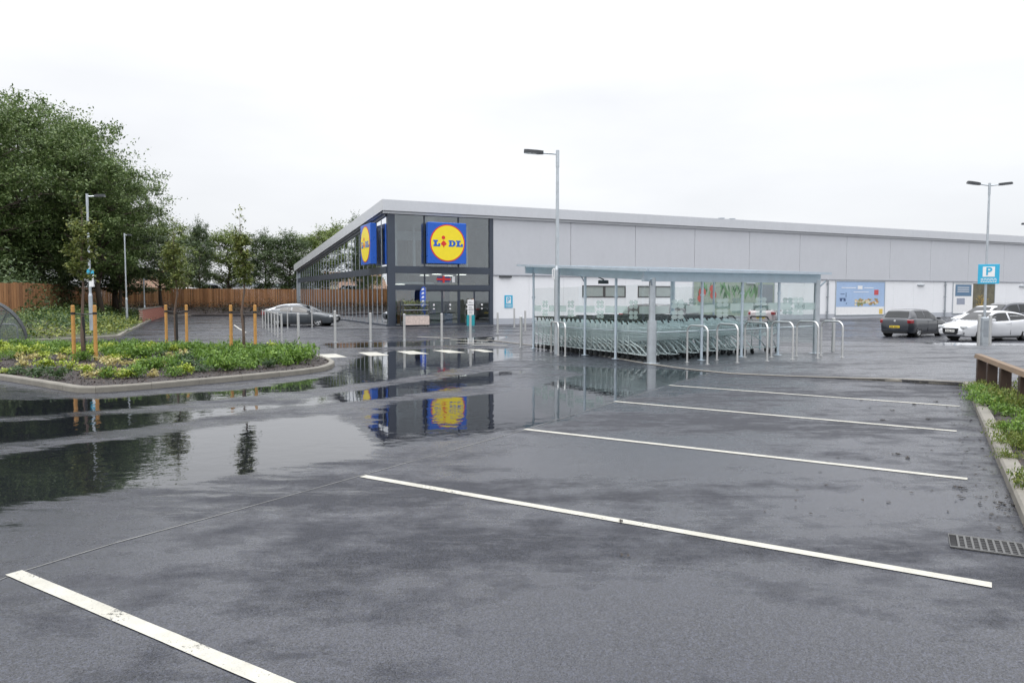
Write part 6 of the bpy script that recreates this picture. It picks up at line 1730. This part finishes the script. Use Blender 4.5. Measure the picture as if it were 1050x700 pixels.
# young staked trees
def sapling(base, z0, H, W, cb, stakes, seed, label, lean=0.0):
    tr, cr = tree_meshes(seed, H, W, cb, 80, 2600, 0.050, M['leaf_sap'], 0.19)
    tr.materials[0] = M['barkyoung']
    t = thing('young_tree', label, 'young tree', (base[0], base[1], z0), 0, 'newly planted staked trees'); link('trunk', tr, t); link('crown', cr, t)
    mb = MB(); mb.cyl((0, 0, 0.0), (0, 0, 1.15), 0.034, n=10); mb.build('trunk_guard', M['black'], t)
    for k, (sx, sy) in enumerate(stakes):
        st = thing('tree_stake', label.split(' with')[0] and 'round timber stake %s of the %s' % ('on the left' if k == 0 else 'on the right', label.split(' with')[0]), 'tree stake', (base[0] + sx, base[1] + sy, z0), 0, 'timber tree stakes')
        mb = MB(); mb.cyl((0, 0, -0.1), (0.01, 0, 1.42), 0.045, n=12); mb.cyl((0.01, 0, 1.42), (0.01, 0, 1.44), 0.045, 0.03, n=12); mb.build('pole', M['stake'], st, smooth=True)
        mb = MB(); mb.cyl((0.01, 0, 1.20), (0.01, 0, 1.26), 0.052, n=12); mb.build('strap_band', M['black'], st)
    mb = MB(); a, b = stakes; mb.tube([(a[0], a[1], 1.23), (0, 0.03, 1.2), (b[0], b[1], 1.23)], 0.016, 6); mb.build('tree_tie', M['black'], t)
b1 = site(87, 373); Y = b1.y; sapling(b1, b1.z + 0.06, (at(84, 200, Y).z - b1.z) * 1.06, 0.60, at(84, 285, Y).z - b1.z, ((-0.24, -0.05), (0.26, 0.05)), 41, 'nearest young tree with a leafy crown in front of the slim lamp post')
b2 = site(250.5, 366); Y = b2.y; sapling(b2, b2.z + 0.06, (at(250, 219, Y).z - b2.z) * 1.06, 0.42, at(250, 288, Y).z - b2.z, ((-0.33, -0.1), (0.33, -0.02)), 42, 'slender young tree with a narrow crown near the right end of the island')
b3 = site(182, 359.5); Y = b3.y; sapling(b3, b3.z + 0.05, (at(182, 228, Y).z - b3.z) * 1.04, 0.60, at(182, 292, Y).z - b3.z, ((-0.35, 0.0), (0.30, 0.02)), 43, 'young tree with a pale crown at the back of the island')
# ------------------------------------------------------------------ houses and far buildings seen through the trees
def house(loc, rot, w, d, h, wallm, label, roofc=(0.12, 0.06, 0.045)):
    t = thing('house', label, 'house', loc, rot)
    mb = MB(); mb.box(-w / 2, 0, -1, w / 2, d, h); mb.add([(-w / 2, 0, h), (-w / 2, d, h), (-w / 2, d / 2, h + 2.2)], [(0, 1, 2)]); mb.add([(w / 2, 0, h), (w / 2, d, h), (w / 2, d / 2, h + 2.2)], [(2, 1, 0)]); mb.build('wall', wallm, t)
    mb = MB(); o = 0.3
    mb.add([(-w / 2 - o, -o, h - 0.15), (w / 2 + o, -o, h - 0.15), (w / 2 + o, d / 2, h + 2.35), (-w / 2 - o, d / 2, h + 2.35), (w / 2 + o, d + o, h - 0.15), (-w / 2 - o, d + o, h - 0.15)], [(0, 1, 2, 3), (3, 2, 4, 5)])
    mb.build('roof', pm('roof_tiles', roofc, 0.8, 0, 0.2, 3), t)
    for x in (-w * 0.28, w * 0.28):
        for z in (0.9, 3.3):
            if z + 1.2 > h: continue
            mb = MB(); mb.box(x - 0.6, -0.05, z, x + 0.6, -0.003, z + 1.2); wn = mb.build('window', M['white'], t)
            mb = MB(); mb.box(x - 0.52, -0.06, z + 0.08, x + 0.52, -0.052, z + 1.12); mb.build('pane', M['glass_dark'], wn)
q = at(12, 300, 78); house((q.x, 78, 1.0), 0.2, 11, 8, 5.0, M['white_wall'], 'pale rendered house glimpsed through the tree trunks at the left edge')
q = at(157, 300, 98); house((q.x, 98, 0.0), 0.3, 8, 7, 3.0, pm('buff_render', (0.5, 0.42, 0.33), 0.8), 'small house with a brown roof above the fence near the brick wall', (0.20, 0.12, 0.08))
q = at(235, 300, 150); t = thing('warehouse', 'long low pale warehouse far behind the far fence', 'warehouse', (q.x - 8, 150, 0)); 
mb = MB(); mb.box(-22, 0, -1, 22, 18, 3.6); mb.build('wall', M['white_wall'], t); mb = MB(); mb.prism([(-22.4, 3.602), (22.4, 3.602), (0, 4.6)], 0, 18.5, Matrix.Translation((0, 18.3, 0)) @ XZ()); mb.build('roof', M['roof'], t)
# ================================================================== LIGHT, SKY, CAMERA
w = bpy.data.worlds.new('World'); scene.world = w; w.use_nodes = True
nt = w.node_tree; n, l = nt.nodes, nt.links
bg = n['Background']; bg.inputs['Strength'].default_value = 0.1
SUN_EL, SUN_AZ = R(52), R(-35)
sky = n.new('ShaderNodeTexSky'); sky.sky_type = 'NISHITA'; sky.sun_disc = False; sky.sun_elevation = SUN_EL; sky.sun_rotation = SUN_AZ
tc = n.new('ShaderNodeTexCoord'); sep = n.new('ShaderNodeSeparateXYZ'); l.new(tc.outputs['Generated'], sep.inputs[0])
rp_ = n.new('ShaderNodeValToRGB'); l.new(sep.outputs['Z'], rp_.inputs[0]); e = rp_.color_ramp.elements
e[0].position = 0.0; e[0].color = (0.275, 0.279, 0.287, 1); e[1].position = 1.0; e[1].color = (1.05, 1.06, 1.09, 1)
m_ = e.new(0.25); m_.color = (0.310, 0.313, 0.320, 1); m2_ = e.new(0.5); m2_.color = (0.54, 0.545, 0.56, 1)
mp = n.new('ShaderNodeMapping'); mp.inputs['Scale'].default_value = (1, 1, 3); l.new(tc.outputs['Generated'], mp.inputs[0])
ns_ = n.new('ShaderNodeTexNoise'); ns_.inputs['Scale'].default_value = 1.6; ns_.inputs['Detail'].default_value = 5; l.new(mp.outputs[0], ns_.inputs['Vector'])
r2 = n.new('ShaderNodeValToRGB'); l.new(ns_.outputs['Fac'], r2.inputs[0]); r2.color_ramp.elements[0].position = 0.36; r2.color_ramp.elements[0].color = (0.83, 0.837, 0.85, 1); r2.color_ramp.elements[1].position = 0.7; r2.color_ramp.elements[1].color = (1.02, 1.02, 1.02, 1)
mu = n.new('ShaderNodeMix'); mu.data_type = 'RGBA'; mu.blend_type = 'MULTIPLY'; mu.inputs[0].default_value = 1
l.new(rp_.outputs[0], mu.inputs[6]); l.new(r2.outputs[0], mu.inputs[7])
sc_ = n.new('ShaderNodeVectorMath'); sc_.operation = 'SCALE'; sc_.inputs['Scale'].default_value = 25.0; l.new(mu.outputs[2], sc_.inputs[0])
mx = n.new('ShaderNodeMix'); mx.data_type = 'RGBA'; mx.inputs[0].default_value = 0.94
l.new(sky.outputs[0], mx.inputs[6]); l.new(sc_.outputs[0], mx.inputs[7]); l.new(mx.outputs[2], bg.inputs[0])
sd = bpy.data.lights.new('sun', 'SUN'); sd.energy = 0.7; sd.angle = R(25); sd.color = (1, 0.97, 0.93)
so = bpy.data.objects.new('sun', sd); COL.objects.link(so)
d = Vector((math.sin(SUN_AZ) * math.cos(SUN_EL) * -1 * -1, -math.cos(SUN_AZ) * math.cos(SUN_EL), math.sin(SUN_EL)))
so.rotation_euler = (Vector((-0.45, -0.45, 0.77))).to_track_quat('Z', 'Y').to_euler()
# Nishita measures its rotation clockwise from +Y; the lamp stands behind and to the left of the camera
sky.sun_rotation = math.atan2(-0.45, -0.45); sky.sun_elevation = math.asin(0.77)
cd = bpy.data.cameras.new('camera'); cam = bpy.data.objects.new('camera', cd); COL.objects.link(cam)
cam.location = (0, 0, CAMZ); cam.rotation_euler = (math.pi / 2 - PITCH, 0, 0)
cd.sensor_width = 36; cd.lens = FPX / 1050 * 36; cd.clip_end = 3000; cd.clip_start = 0.05
scene.camera = cam
scene.view_settings.view_transform = 'Standard'; scene.view_settings.look = 'None'; scene.view_settings.gamma = 1; scene.view_settings.exposure = 0.45
scene.view_settings.use_curve_mapping = False
scene.cycles.max_bounces = 10; scene.cycles.transparent_max_bounces = 24; scene.cycles.use_denoising = True; scene.cycles.sample_clamp_indirect = 6
